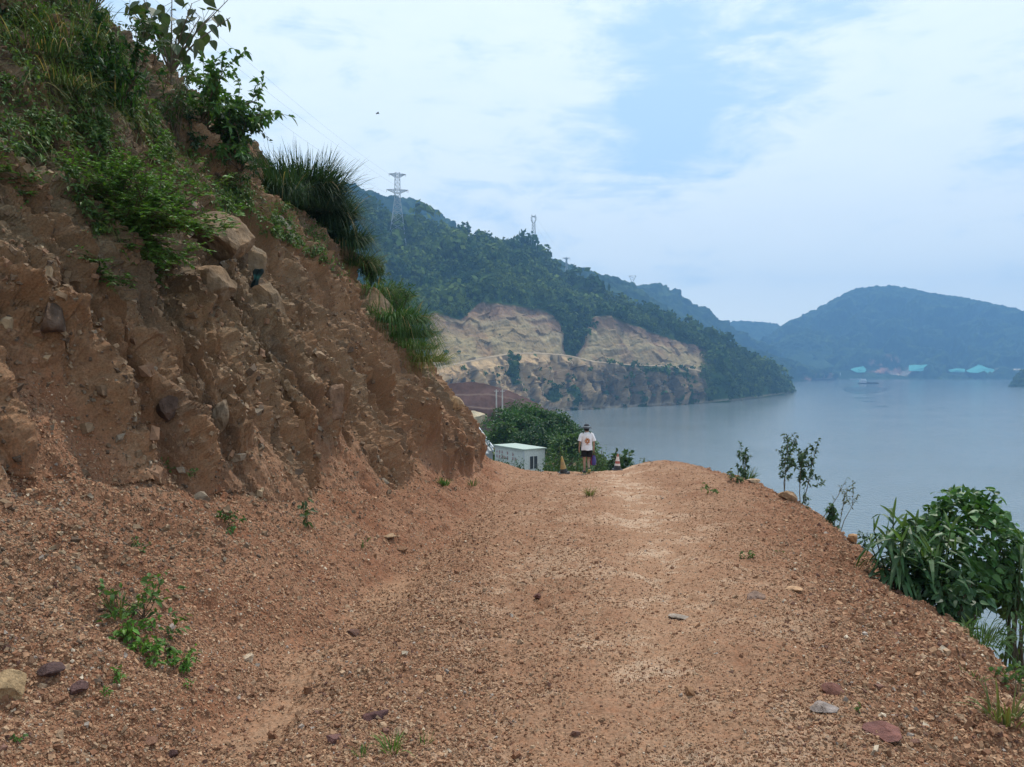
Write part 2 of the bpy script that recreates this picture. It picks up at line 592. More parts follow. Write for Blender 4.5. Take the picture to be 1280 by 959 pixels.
cf = cmix(cf, np.array([.085, .075, .04]), upper * sstep(-.2, .5, fbm(X * .9, Y * .9, 3, 129)) * .8)
dark_streak = sstep(.25, .6, fbm(lean * 1.15 + 7, S * .16, 3, 191)) + .7 * sstep(.35, .65, fbm(lean * 2.1 + 3, S * 1.3, 3, 193))   # random dark streaks and patches, independent of the relief
cf = cmix(cf, np.array([.085, .058, .042]), np.clip(dark_streak * .75, 0, 1))
C = cmix(C, cf * np.array([.84, .93, .95]) * (1.05 - .30 * sstep(1.2, 4.5, H) * (1 - sstep(9, 15, Y)))[..., None], face)  # cut face toned darker higher up at its near end
C = cmix(C, np.array([.10, .085, .045]), far_low * .8)
C = np.clip(C, .01, 1)

nr, nc = Y.shape
idx = np.arange(nr * nc).reshape(nr, nc)
quads = np.stack([idx[:-1, :-1], idx[:-1, 1:], idx[1:, 1:], idx[1:, :-1]], -1)
isface = (U[:-1, :-1] > -.05)
Pf, Cf = P.reshape(-1, 3), C.reshape(-1, 3)


def sub_mesh(name, mask):
    q = quads[mask].reshape(-1, 4)
    used, inv = np.unique(q, return_inverse=True)
    return np_mesh(name, Pf[used], [inv.reshape(-1, 4)], Cf[used], M_SOIL, False)


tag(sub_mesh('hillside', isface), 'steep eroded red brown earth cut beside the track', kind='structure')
tag(sub_mesh('dirt_road', ~isface), 'stony reddish dirt road falling away ahead', kind='structure')

# screen lookup used to find real ground points under a photo pixel
GB = np.full((490, 660), -1, np.int64)
vis = ((Y > 1.0) & (PXg > -20) & (PXg < 1290) & (PYg > -10) & (PYg < 965)).ravel()
ci = np.nonzero(vis)[0]
ci = ci[np.argsort(-Pf[ci, 1], kind='stable')]
GB[((PYg.ravel()[ci] + 10) // 2).astype(int).clip(0, 489), ((PXg.ravel()[ci] + 20) // 2).astype(int).clip(0, 659)] = ci
Nf = NRM.reshape(-1, 3)
# drop cells that look through a gap between near vertices at something hidden behind
_dep = np.where(GB >= 0, Pf[np.maximum(GB, 0), 1], 1e9)
_mn = _dep.copy()
for _a in range(-4, 5):
    for _b in range(-4, 5):
        _mn = np.minimum(_mn, np.roll(np.roll(_dep, _a, 0), _b, 1))
GB[(_dep > _mn * 1.22 + .5) & (_dep < 1e8)] = -1


def hit(px, py):
    a, b = int((py + 10) // 2), int((px + 20) // 2)
    best = -1
    for r in range(0, 12):
        w = GB[max(a - r, 0):a + r + 1, max(b - r, 0):b + r + 1]
        w = w[w >= 0]
        if len(w):
            ax_, ay_ = to_px(Pf[w])
            best = w[np.argmin((ax_ - px) ** 2 + (ay_ - py) ** 2)]
            break
    return Pf[best].copy(), Nf[best].copy()


def hit_poly(poly, n, r):
    """n random ground points whose pixels fall in a polygon"""
    poly = np.asarray(poly, float)
    lo, hi = poly.min(0), poly.max(0)
    out_p, out_n = [], []
    got = 0
    for _ in range(30):
        p = lo + r.random((n * 2, 2)) * (hi - lo)
        ins = np.zeros(len(p), bool)
        j = len(poly) - 1
        for i in range(len(poly)):
            xi, yi = poly[i]
            xj, yj = poly[j]
            cnd = ((yi > p[:, 1]) != (yj > p[:, 1])) & (p[:, 0] < (xj - xi) * (p[:, 1] - yi) / (yj - yi + 1e-9) + xi)
            ins ^= cnd
            j = i
        p = p[ins]
        k = GB[((p[:, 1] + 10) // 2).astype(int).clip(0, 489), ((p[:, 0] + 20) // 2).astype(int).clip(0, 659)]
        k = k[k >= 0]
        out_p.append(Pf[k])
        out_n.append(Nf[k])
        got += len(k)
        if got >= n:
            break
    return np.concatenate(out_p)[:n], np.concatenate(out_n)[:n]


# ------------------------------------------------------------------ gravel (nobody could count it)
def stones(name, label, Pos, Nor, size, palette, weights, r, flat=(.35, .75), sink=.25):
    n = len(Pos)
    k = np.array([[-1, -1, -1], [1, -1, -1], [1, 1, -1], [-1, 1, -1], [-1, -1, 1], [1, -1, 1], [1, 1, 1], [-1, 1, 1]], np.float32)
    V = k[None] * (1 + r.uniform(-.42, .3, (n, 8, 1))).astype(np.float32) + r.uniform(-.28, .28, (n, 8, 3)).astype(np.float32)
    V[:, 4:, :2] *= r.uniform(.45, .95, (n, 1, 1))
    abc = np.stack([np.ones(n), r.uniform(.55, .95, n), r.uniform(flat[0], flat[1], n)], -1) * size[:, None] * .5
    V = V * abc[:, None, :]
    nn = Nor + r.normal(0, .28, (n, 3))
    nn /= np.linalg.norm(nn, axis=1)[:, None]
    t = r.normal(0, 1, (n, 3))
    t -= nn * (t * nn).sum(1)[:, None]
    t /= np.linalg.norm(t, axis=1)[:, None]
    b = np.cross(nn, t)
    B = np.stack([t, b, nn], 1)
    V = np.einsum('nvk,nkj->nvj', V, B) + (Pos + Nor * (abc[:, 2] * (1 - 2 * sink))[:, None])[:, None]
    q = np.array([[0, 3, 2, 1], [4, 5, 6, 7], [0, 1, 5, 4], [1, 2, 6, 5], [2, 3, 7, 6], [3, 0, 4, 7]])
    Fq = (np.arange(n)[:, None, None] * 8 + q[None]).reshape(-1, 4)
    pal = np.array(palette)
    ch = r.choice(len(pal), n, p=np.array(weights) / sum(weights))
    c = pal[ch] * r.uniform(.75, 1.25, (n, 1))
    return tag(np_mesh(name, V.reshape(-1, 3), [Fq], np.repeat(c, 8, 0), M_STONE), label, kind='stuff')


PAL = [(.35, .235, .15), (.27, .155, .092), (.215, .108, .062), (.145, .078, .058), (.48, .39, .29), (.27, .225, .19), (.35, .21, .125)]
PW = [3.0, 5.5, 5.5, .9, .25, .25, 3.4]


def pick(n, r, power=-1.55, ylo=2.7, yhi=31.5):
    g = r.random(n)
    e = power + 1
    y = (ylo ** e + g * (yhi ** e - ylo ** e)) ** (1 / e)
    i = np.searchsorted(ys, y).clip(0, nr - 1)
    j = r.integers(30, nc - 30, n)
    return i, j


i, j = pick(760000, rng)
dens = (.86 + .5 * n_b[i, j] + .45 * bank[i, j] + .45 * talus[i, j] - .30 * (track + track2)[i, j] - .75 * gully[i, j] + .3 * n_a[i, j])
ok = (rng.random(len(i)) < dens) & (face[i, j] < .35) & (Q[i, j] < 1.6)
i, j = i[ok], j[ok]
sz = np.exp(rng.normal(math.log(.0080), .46, len(i))) * (1 + Y[i, j] / 18) * (1 + .45 * bank[i, j] - .12 * talus[i, j] - .25 * track[i, j])
sz = np.clip(sz, .004, .06)
stones('gravel', 'loose angular reddish gravel over the track and its banks', P[i, j], NRM[i, j], sz, PAL, PW, rng)
# rubble and clods held in the cut face
i, j = pick(300000, rng, -1.1, 3.2, 31)
dens = face[i, j] * (.12 + .55 * sstep(-.1, .5, fs2[i, j] + .5 * rocky[i, j] - .25)) * (1 - .6 * upper[i, j]) + .5 * talus[i, j] * sstep(.3, 1.2, U[i, j])
ok = (rng.random(len(i)) < dens) & (j < 850)
i, j = i[ok], j[ok]
sz = np.clip(np.exp(rng.normal(math.log(.017), .58, len(i))) * (1 + Y[i, j] / 25) * np.where(face[i, j] > .5, 1.15, .62), .008, .14)
FP = [(.15, .10, .065), (.22, .15, .095), (.19, .11, .068), (.30, .22, .14), (.10, .07, .05), (.19, .15, .11)]
stones('rubble', 'clods and broken rock lodged in the earth cut', P[i, j], NRM[i, j], sz, FP, [4, 4, 4, .8, 2, 1.5], rng, (.5, .95), .42)

# ------------------------------------------------------------------ water
WATER_Z = -40.0


def water_d(py):
    return 40.0 * F_PX / (py - 460.0)


mw = bpy.data.materials.new('river_water')
mw.use_nodes = True
t_ = mw.node_tree
t_.nodes.clear()
N = NT(t_)
g = N.n('ShaderNodeNewGeometry')
mpw = N.n('ShaderNodeMapping', inp={0: g.outputs['Position'], 3: (1, 1, 1)})
w1 = N.n('ShaderNodeTexNoise', inp={'Vector': mpw.outputs[0], 'Scale': .55, 'Detail': 5.0, 'Roughness': .6})
w2 = N.n('ShaderNodeTexNoise', inp={'Vector': mpw.outputs[0], 'Scale': .018, 'Detail': 4.0})
amp = N.n('ShaderNodeMapRange', inp={0: w2.outputs['Fac'], 1: .35, 2: .65, 3: .55, 4: 1.1})
bp = N.n('ShaderNodeBump', inp={'Height': N.m('MULTIPLY', w1.outputs['Fac'], amp.outputs[0]), 'Strength': 1.0, 'Distance': .30})
pw = N.n('ShaderNodeBsdfPrincipled', inp={'Base Color': (.14, .17, .18, 1), 'Roughness': .12, 'IOR': 1.33, 'Normal': bp.outputs[0]})
N.n('ShaderNodeOutputMaterial', inp={0: pw.outputs[0]})

gx = np.array([-5300., -3000, -800, -200, 0, 200, 800, 3000, 5300])
gyv = np.array([-250., 0, 100, 300, 700, 1500, 2500, 3500, 4200])
WX, WY = np.meshgrid(gx, gyv, indexing='xy')
ii = np.arange(WX.size).reshape(WX.shape)
o = np_mesh('river', np.stack([WX.ravel(), WY.ravel(), np.full(WX.size, WATER_Z)], -1),
            [np.stack([ii[:-1, :-1], ii[:-1, 1:], ii[1:, 1:], ii[1:, :-1]], -1).reshape(-1, 4)], None, mw)
tag(o, 'wide grey blue river between the hills', kind='structure')
# smooth lake-bed sheet under the water so the ground has no end
o = np_mesh('river_bed', np.array([[-5300, -250, -46.], [5300, -250, -46], [5300, 4200, -46], [-5300, 4200, -46]]), [np.array([[0, 1, 2, 3]])], np.array([.12, .1, .07]), M_SOIL)
tag(o, kind='structure')


# ------------------------------------------------------------------ generic hill loft: rows of (px, py, depth) control lines, back to front
def loft(rows, nper, px0, px1, ncol):
    pxs = np.linspace(px0, px1, ncol)
    L = []
    for r in rows:
        r = np.asarray(r, float)
        d = np.interp(pxs, r[:, 0], r[:, 2])
        py = np.interp(pxs, r[:, 0], r[:, 1])
        # soften the polyline
        ker = np.hanning(max(5, ncol // 40) | 1)
        ker /= ker.sum()
        h = len(ker) // 2
        py = np.convolve(np.pad(py, h, mode='edge'), ker, 'valid')
        d = np.convolve(np.pad(d, h, mode='edge'), ker, 'valid')
        cx, cy = (pxs - 640) / F_PX, (479.5 - py) / F_PX
        ry = math.cos(PITCH) - cy * math.sin(PITCH)
        rz = math.sin(PITCH) + cy * math.cos(PITCH)
        L.append(np.stack([cx / ry * d, d, rz / ry * d], -1))
    out, tt = [], []
    for a in range(len(L) - 1):
        s = np.linspace(0, 1, nper[a], endpoint=(a == len(L) - 2))
        out.append(L[a][None] + (L[a + 1] - L[a])[None] * s[:, None, None])
        tt.append(a + s)
    return np.concatenate(out), np.concatenate(tt), pxs


def under(row, dz, dd):
    """a line straight from another one, dz metres lower and dd metres nearer (negative = farther)"""
    out = []
    for px, py, d in row:
        p = at(px, py, d)
        z = p[2] + dz
        d2 = d - dd
        out.append((px, 460 - F_PX * z / d2, d2))
    return out


def water_row(pts, dz=0.0):
    return [(px, 460 - F_PX * (WATER_Z + dz) / d, d) for px, d in pts]


def grid_faces(nr_, nc_):
    k = np.arange(nr_ * nc_).reshape(nr_, nc_)
    return np.stack([k[:-1, :-1], k[1:, :-1], k[1:, 1:], k[:-1, 1:]], -1).reshape(-1, 4)


GREEN_A = np.array([.030, .066, .016])
GREEN_B = np.array([.075, .125, .026])

# --- the main promontory with the excavated cliff
ridge = [(250, 218, 850), (400, 239, 880), (440, 259, 900), (470, 271, 900), (500, 280, 910), (540, 289, 930), (580, 299, 950), (620, 308, 975), (650, 311, 1000), (672, 317, 1010), (690, 334, 1005),
         (720, 356, 1000), (760, 378, 1005), (800, 397, 1020), (850, 415, 1045), (885, 428, 1060), (915, 444, 1075), (940, 457, 1110), (965, 469, 1190), (985, 484.5, 1262), (992, 490.5, 1275)]
tl = [(250, 430, 520), (400, 420, 560), (440, 410, 585), (500, 398, 625), (525, 396, 640), (545, 388, 655), (575, 400, 672), (600, 376, 720), (640, 380, 770), (680, 386, 800), (700, 400, 800), (716, 436, 775), (728, 430, 790),
      (738, 396, 830), (760, 393, 845), (790, 405, 870), (830, 420, 900), (860, 429, 925), (885, 436, 940), (900, 446, 935), (930, 460, 985), (960, 476, 1110), (985, 488, 1250), (992, 490.4, 1268)]
mid = [(a, lerp(b, np.interp(a, [t[0] for t in tl], [t[1] for t in tl]), .5), lerp(d, np.interp(a, [t[0] for t in tl], [t[2] for t in tl]), .62)) for a, b, d in ridge]
bench = [(250, 520, 440), (400, 500, 480), (440, 488, 505), (520, 480, 545), (545, 460, 575), (570, 454, 600), (600, 448, 640), (640, 441, 690), (680, 441, 730), (712, 444, 755), (740, 451, 772), (780, 455, 800), (830, 457, 836),
         (868, 461, 868), (885, 466, 885), (900, 476, 905), (930, 482, 960), (960, 488, 1085), (985, 489.6, 1238), (992, 490.6, 1262)]
bench_out = under(bench, -1.0, 9)
wl = water_row([(250, 400), (400, 440), (440, 470), (520, 505), (560, 530), (600, 590), (640, 640), (680, 690), (712, 720), (740, 738), (780, 770), (830, 805), (868, 838), (885, 870), (900, 890), (930, 945), (960, 1072), (985, 1232), (992, 1258)])
mid2 = [(px, lerp(a[1], b[1], .55), lerp(a[2], b[2], .45)) for (px, *_), a, b in
        [((p,), (p, np.interp(p, [q[0] for q in bench_out], [q[1] for q in bench_out]), np.interp(p, [q[0] for q in bench_out], [q[2] for q in bench_out])),
          (p, np.interp(p, [q[0] for q in wl], [q[1] for q in wl]), np.interp(p, [q[0] for q in wl], [q[2] for q in wl]))) for p in range(250, 993, 8)]]
rows = [under(ridge, -140, -350), ridge, mid, tl, bench, bench_out, mid2, wl, under(wl, -4, 6)]
HP, HT, HX = loft(rows, [12, 50, 50, 80, 6, 40, 40, 4], 250, 992, 740)
HT2 = np.repeat(HT[:, None], HX.size, 1)
PXm = np.repeat(HX[None], len(HT), 0)
hx, hz = HP[..., 0] + HP[..., 1] * .35, HP[..., 2]
n0 = grid_normals(HP)
n0[n0[..., 1] > 0] *= 1.0
sgn = np.where((n0 * (-HP)).sum(-1).mean() < 0, -1, 1)
n0 = n0 * sgn
headland = sstep(872, 888, PXm)
cutm = sstep(3.0, 3.05, HT2) * (1 - sstep(3.98, 4.0, HT2)) * sstep(518, 540, PXm + 6 * fbm(hz * .05, hx * .02, 2, 5)) * (1 - headland)
low = sstep(4.98, 5.02, HT2) * (1 - headland)
bench_m = sstep(3.97, 4.0, HT2) * (1 - sstep(5.0, 5.03, HT2)) * (1 - headland) * sstep(520, 540, PXm)
f1, e1 = facets(hx / 22, hz / 15, 3, 1.2)
f2, e2 = facets(hx / 7, hz / 9, 6, 1.2)
vr = ridged(hx / 26 + .4 * fbm(hx / 60, hz / 60, 2, 9), hz / 120, 3, 14)
strata = fbm(hx / 160, hz / 7 + .6 * fbm(hx / 50, hz / 60, 2, 17), 3, 15)
disp = (1 - cutm - low - bench_m).clip(0, 1) * (5 * fbm(hx / 45, HP[..., 1] / 45, 4, 41) + 12 * fbm(hx / 170, HP[..., 1] / 130, 2, 43)) * sstep(1.02, 1.35, HT2) * (1 - sstep(2.7, 3, HT2) * (1 - headland)) \
    + cutm * (1.2 * strata + 2.0 * f1 + .5 * f2 + 2.2 * vr + .5 * fbm(hx / 5, hz / 4, 3, 18, .6) - 2.5) \
    + low * (8.0 * vr + 4.5 * f1 + 2.6 * f2 + 1.6 * fbm(hx / 5, hz / 6, 3, 19, .6) - 3) * sstep(5.0, 5.4, HT2) * (1 - sstep(6.7, 7.0, HT2) * .6)
disp -= 15 * np.exp(-((PXm - 718) / 9.0) ** 2) * sstep(2.2, 3.2, HT2) * (1 - sstep(3.9, 4.0, HT2))
HP = HP + n0 * disp[..., None]
ca_ = cmix(np.array([.39, .30, .155]), np.array([.32, .225, .115]), np.clip(.45 + .9 * fbm(hx / 60, hz / 14, 4, 51), 0, 1))
ca_ = cmix(ca_, np.array([.235, .135, .085]), sstep(.62, .12, (HT2 - 3.0) + .25 * fbm(hx / 40, hz / 40, 3, 53)) * .85)
ca_ = cmix(ca_, np.array([.30, .165, .09]), sstep(.15, .5, fbm(hx / 35, hz / 70, 3, 56)) * .5)
ca_ = cmix(ca_, np.array([.43, .36, .21]), sstep(.2, .6, strata) * .4)
ca_ = cmix(ca_, np.array([.22, .17, .10]), sstep(.3, .6, -strata) * .45)
cb_ = cmix(np.array([.36, .265, .16]), np.array([.095, .075, .052]), sstep(.1, .4, fbm(hx / 11, hz / 75, 4, 61, .6) + .22 * sstep(700, 760, PXm)))
cb_ = cmix(cb_, np.array([.36, .25, .15]), sstep(.28, .6, fbm(hx / 30, hz / 22, 3, 63)) * .8)
dark_band = sstep(725, 750, PXm + 10 * fbm(hz * .08, hx * .05, 2, 77)) * (1 - .8 * sstep(846, 852, PXm) * (1 - sstep(866, 872, PXm)))
cb_ = cmix(cb_, cmix(np.array([.10, .08, .055]), np.array([.21, .16, .10]), sstep(.0, .5, fbm(hx / 9, hz / 60, 3, 78))), dark_band * .85)
cg_ = cmix(GREEN_A, GREEN_B, np.clip(.4 + .7 * fbm(hx / 30, HP[..., 1] / 30, 4, 65), 0, 1)) * .8
vegm = low * sstep(.24, .5, fbm(hx / 20, hz / 26, 3, 67) + .15 * sstep(730, 800, PXm) - .1)
HC = cmix(cg_, ca_ * .74, cutm)
HC = cmix(HC, cb_ * np.array([1.1, 1.02, .9]), low)
HC = cmix(HC, np.array([.29, .22, .14]), bench_m)
HC = cmix(HC, cg_, vegm)
HC = cmix(HC, np.array([.36, .29, .2]), np.exp(-((hz - WATER_Z - 1.5) / 1.4) ** 2) * .7)
tag(np_mesh('wooded_promontory', HP.reshape(-1, 3), [grid_faces(*HP.shape[:2])], HC.reshape(-1, 3), M_CLIFF, False),
    'wooded hill cut into pale cliffs above the river', kind='structure')


# --- forest cover on it: one mass of leafy crowns
def crowns(name, label, Pos, rad, cols, r, nq=46, qs=.42, tall=1.0, mat=None):
    n = len(Pos)
    d = r.normal(0, 1, (n, nq, 3))
    d /= np.linalg.norm(d, axis=2, keepdims=True)
    d[..., 2] = np.where(d[..., 2] < -.35, -d[..., 2], d[..., 2])
    lump = 1 + .28 * np.sin(d[..., 0] * 5 + r.random((n, 1)) * 6) * np.cos(d[..., 1] * 4 + r.random((n, 1)) * 6)
    c = Pos[:, None] + d * (rad[:, None] * lump * r.uniform(.72, 1.06, (n, nq)))[..., None] * np.array([1, 1, tall])
    nn = d + r.normal(0, .55, d.shape)
    nn /= np.linalg.norm(nn, axis=2, keepdims=True)
    t = np.cross(nn, r.normal(0, 1, d.shape))
    t /= np.linalg.norm(t, axis=2, keepdims=True) + 1e-9
    b = np.cross(nn, t)
    s = (rad[:, None] * qs * r.uniform(.6, 1.3, (n, nq)))[..., None]
    V = np.stack([c - t * s, c - b * s * .7, c + t * s, c + b * s * .8], 2)
    Fq = np.arange(n * nq * 4).reshape(-1, 4)
    cc = cols[:, None, :] * r.uniform(.75, 1.25, (n, nq, 1))
    cc = np.repeat(cc.reshape(-1, 3), 4, 0)
    o = np_mesh(name, V.reshape(-1, 3), [Fq], cc, mat or M_FOREST)
    if label:
        tag(o, label, kind='stuff')
    return o


def scatter_grid(Pg, mask, n, r):
    a = np.linalg.norm(np.cross(Pg[1:, :-1] - Pg[:-1, :-1], Pg[:-1, 1:] - Pg[:-1, :-1]), axis=-1) * mask[:-1, :-1]
    a = a.ravel()
    k = r.choice(len(a), n, p=a / a.sum())
    i, j = k // (Pg.shape[1] - 1), k % (Pg.shape[1] - 1)
    return Pg[i, j], i, j


r2 = np.random.default_rng(21)
fm = (1 - cutm - low - bench_m).clip(0, 1) * (HT2 > .8) * (HT2 < 6.95) * (PXm > 330) * (1 - .75 * sstep(.3, .55, fbm(hx / 25, HP[..., 1] / 25, 3, 69)) * sstep(2, 3, HT2))
pos, i, j = scatter_grid(HP, fm, 8800, r2)
rad = np.exp(r2.normal(math.log(2.9), .5, len(pos))) * (1 + .25 * (HT2[i, j] < 2))
mixv = np.clip(.45 + .8 * fbm(pos[:, 0] / 60, pos[:, 1] / 60, 3, 71) + r2.normal(0, .38, len(pos)), 0, 1.35)
cols = cmix(GREEN_A, GREEN_B, mixv) * np.array([1.25, 1.08, 1.1])
crowns('hillside_forest', 'dense dark green forest over the hill above the excavated cliff', pos + np.array([0, 0, 1.2]) * rad[:, None] * .6, rad, cols, r2, nq=66, qs=.27, tall=1.15)
pos, i, j = scatter_grid(HP, vegm + .05 * low * (HT2 > 5.2) + .004 * cutm + .25 * bench_m * (PXm > 735), 600, r2)
rad = np.exp(r2.normal(math.log(1.7), .4, len(pos)))
crowns('cliff_scrub', 'scrub clinging to the dark lower cliff', pos + np.array([0, 0, .6]), rad, cmix(GREEN_A, GREEN_B, r2.random(len(pos))), r2, nq=26)


# --- farther hills
def far_hill(name, label, rows, nper, px0, px1, ncol, sc, amp, seed, colA=GREEN_A, colB=GREEN_B, bumps=7.0, bare=None):
    Pg, tg, pxs = loft(rows, nper, px0, px1, ncol)
    T2 = np.repeat(tg[:, None], ncol, 1)
    n0 = grid_normals(Pg)
    if (n0[..., 2]).mean() < 0:
        n0 = -n0
    a, b = Pg[..., 0], Pg[..., 1] + Pg[..., 2] * 1.5
    body = sstep(1.02, 1.4, T2)
    valley = ridged(a / sc + .4 * fbm(a / sc, b / sc, 2, seed + 7), b / (sc * 2.2), 3, seed)
    d = amp * (valley - .6) * body * (1 - sstep(len(rows) - 2.6, len(rows) - 2.0, T2)) + bumps * .85 * fbm(a / 26, b / 26, 3, seed + 3, .65) * (T2 < len(rows) - 2.02) + bumps * .25 * perlin(a / 8, b / 8, seed + 4) * (T2 < len(rows) - 2.02)
    Pg = Pg + n0 * d[..., None]
    c = cmix(colA, colB, np.clip(.42 + .9 * fbm(a / 90, b / 90, 5, seed + 5, .65), 0, 1.5))
    c = c * .52
    if bare is not None:
        c = bare(c, pxs, T2, Pg)
    o = np_mesh(name, Pg.reshape(-1, 3), [grid_faces(*Pg.shape[:2])], c.reshape(-1, 3), M_FARHILL, True)
    tag(o, label, kind='structure')
    return Pg


# H3b back ridge, H3a front ridge running down to the far shore
rb = [(640, 330, 2300), (720, 350, 2350), (770, 366, 2400), (795, 357, 2450), (815, 356, 2480), (840, 364, 2520), (870, 383, 2600), (900, 402, 2700), (920, 412, 2750), (950, 428, 2820), (990, 452, 2900), (1010, 462, 2920)]
far_hill('blue_back_ridge', 'far bluish wooded ridge stepping down to the river', [under(rb, -120, -400), rb, under(rb, -70, 200), under(rb, -330, 700)], [8, 40, 50], 640, 1010, 330, 160, 36, 201)
ra = [(600, 300, 1500), (640, 306, 1560), (670, 312, 1600), (690, 322, 1640), (720, 333, 1700), (745, 341, 1750), (765, 345, 1790), (790, 354, 1850), (815, 372, 1900), (850, 394, 2000), (890, 415, 2120), (930, 434, 2250), (970, 447, 2400), (1005, 456, 2520), (1030, 463, 2620), (1048, 471, 2690)]
wa = water_row([(600, 1100), (700, 1230), (800, 1400), (900, 1650), (950, 1900), (990, 2150), (1020, 2450), (1048, 2660)])


def bare_a(c, pxs, T2, Pg):
    a, b = Pg[..., 0], Pg[..., 1]
    m = sstep(.1, .45, fbm(a / 45, b / 60, 3, 231)) * sstep(985, 1010, pxs)[None] * sstep(1.9, 2.6, T2)
    return cmix(c, np.array([.30, .16, .10]), m * .8)


ramid = [(a, lerp(b, np.interp(a, [q[0] for q in wa], [q[1] for q in wa]), .45), lerp(d, np.interp(a, [q[0] for q in wa], [q[2] for q in wa]), .5)) for a, b, d in ra]
far_hill('shore_ridge', 'long wooded ridge descending to the far shore', [under(ra, -150, -300), ra, ramid, wa, under(wa, -4, 8)], [8, 60, 60, 3], 600, 1048, 420, 120, 24, 211, bare=bare_a)
# H4 the mountain behind the tall pylon
rc = [(380, 225, 1500), (430, 234, 1500), (445, 237, 1500), (458, 243, 1500), (468, 246, 1520), (480, 245, 1560), (500, 247, 1600), (520, 251, 1620), (540, 259, 1640), (553, 268, 1650), (565, 280, 1650), (580, 293, 1640), (600, 303, 1620), (640, 316, 1600)]
far_hill('back_mountain', 'bluish mountain crest behind the tall pylon', [under(rc, -150, -300), rc, under(rc, -60, 110), under(rc, -240, 420)], [8, 50, 50], 380, 640, 330, 110, 20, 221)
# H1 the big right hill and its low shoulder
rd = [(880, 470, 3000), (910, 455, 3050), (940, 436, 3120), (965, 416, 3200), (985, 402, 3250), (1010, 391, 3280), (1030, 381, 3300), (1045, 372, 3300), (1060, 364, 3300), (1075, 359, 3300), (1095, 357.5, 3300), (1115, 357, 3300), (1140, 361, 3290),
      (1165, 366, 3280), (1200, 371, 3260), (1240, 379, 3230), (1280, 388, 3200), (1350, 408, 3150), (1450, 440, 3100), (1560, 468, 3000)]
wd = water_row([(880, 2760), (1000, 2740), (1100, 2680), (1200, 2640), (1300, 2600), (1450, 2500), (1560, 2450)])
rdm = [(a, lerp(b, np.interp(a, [q[0] for q in wd], [q[1] for q in wd]), .5), lerp(d, np.interp(a, [q[0] for q in wd], [q[2] for q in wd]), .45)) for a, b, d in rd]
terr = under(wd, 9, -40)


def bare_d(c, pxs, T2, Pg):
    a, b = Pg[..., 0], Pg[..., 2]
    m = sstep(-.05, .25, fbm(a / 70, b / 30, 3, 241)) * (sstep(1082, 1094, pxs) * (1 - sstep(1128, 1140, pxs)))[None] * sstep(2.72, 2.8, T2) * (1 - sstep(2.96, 3, T2))
    c = cmix(c, np.array([.42, .20, .12]), m)
    m2 = np.exp(-((T2 - 2.93) / .03) ** 2) * (sstep(1110, 1116, pxs) * (1 - sstep(1138, 1146, pxs)) + sstep(1236, 1244, pxs))[None]
    return cmix(c, np.array([.75, .62, .48]), np.clip(m2, 0, 1))


FH = far_hill('far_river_hill', 'broad rounded blue hill across the river', [under(rd, -150, -400), rd, rdm, terr, wd, under(wd, -4, 8)], [8, 70, 70, 8, 3], 880, 1560, 560, 190, 48, 251, bare=bare_d)
# H2 the gap hill
re = [(880, 412, 3650), (900, 406, 3650), (915, 402, 3650), (930, 401, 3650), (950, 402, 3650), (968, 404, 3650), (985, 410, 3650), (1010, 425, 3650)]
far_hill('distant_gap_hill', 'very pale distant hill in the gap between ridges', [under(re, -120, -300), re, under(re, -90, 150), under(re, -260, 350)], [6, 24, 24], 880, 1010, 140, 200, 26, 261)
# the lower shoulder in front of the right hill
rf = [(930, 462, 2900), (955, 440, 2950), (985, 418, 2980), (1005, 410, 3000), (1030, 414, 3000), (1060, 428, 2960), (1090, 444, 2900), (1120, 458, 2840), (1150, 468, 2780)]
wf = water_row([(930, 2745), (1150, 2650)])
far_hill('hill_shoulder', 'wooded lower shoulder of the far blue hill', [under(rf, -60, -160), rf, [(a, lerp(b, 474, .5), lerp(d, 2730, .5)) for a, b, d in rf], wf], [6, 40, 40], 930, 1150, 240, 120, 14, 271)
# small dark wooded point at the right
rg = [(1262, 484, 1610), (1268, 474, 1640), (1276, 464, 1660), (1290, 454, 1680), (1330, 440, 1700), (1420, 420, 1750)]
wg = water_row([(1262, 1590), (1300, 1590), (1420, 1590)])
GP = far_hill('wooded_point', 'dark wooded point reaching into the river', [under(rg, -60, -120), rg, [(a, lerp(b, 484, .5), lerp(d, 1600, .5)) for a, b, d in rg], wg, under(wg, -4, 6)], [5, 30, 30, 3], 1262, 1420, 110, 70, 5, 281)
pos, i, j = scatter_grid(GP, np.ones(GP.shape[:2]), 500, r2)
rad = np.exp(r2.normal(math.log(3.6), .3, len(pos)))
crowns('point_forest', 'dark trees covering the river point', pos, rad, cmix(GREEN_A, GREEN_B, r2.random(len(pos))), r2, nq=30)

# ------------------------------------------------------------------ haze: one box of even air
hz_m = bpy.data.materials.new('haze_air')
hz_m.use_nodes = True
t_ = hz_m.node_tree
t_.nodes.clear()
N = NT(t_)
pv = N.n('ShaderNodeVolumePrincipled', inp={'Color': (.26, .55, .98, 1), 'Density': .00028, 'Anisotropy': .0})
ou = N.n('ShaderNodeOutputMaterial')
N.link(pv.outputs[0], ou.inputs['Volume'])
mb = MB().box((0, 1960, 227), (10800, 4560, 548), (1, 1, 1))
hz = mb.build('haze', hz_m)
tag(hz, kind='stuff')

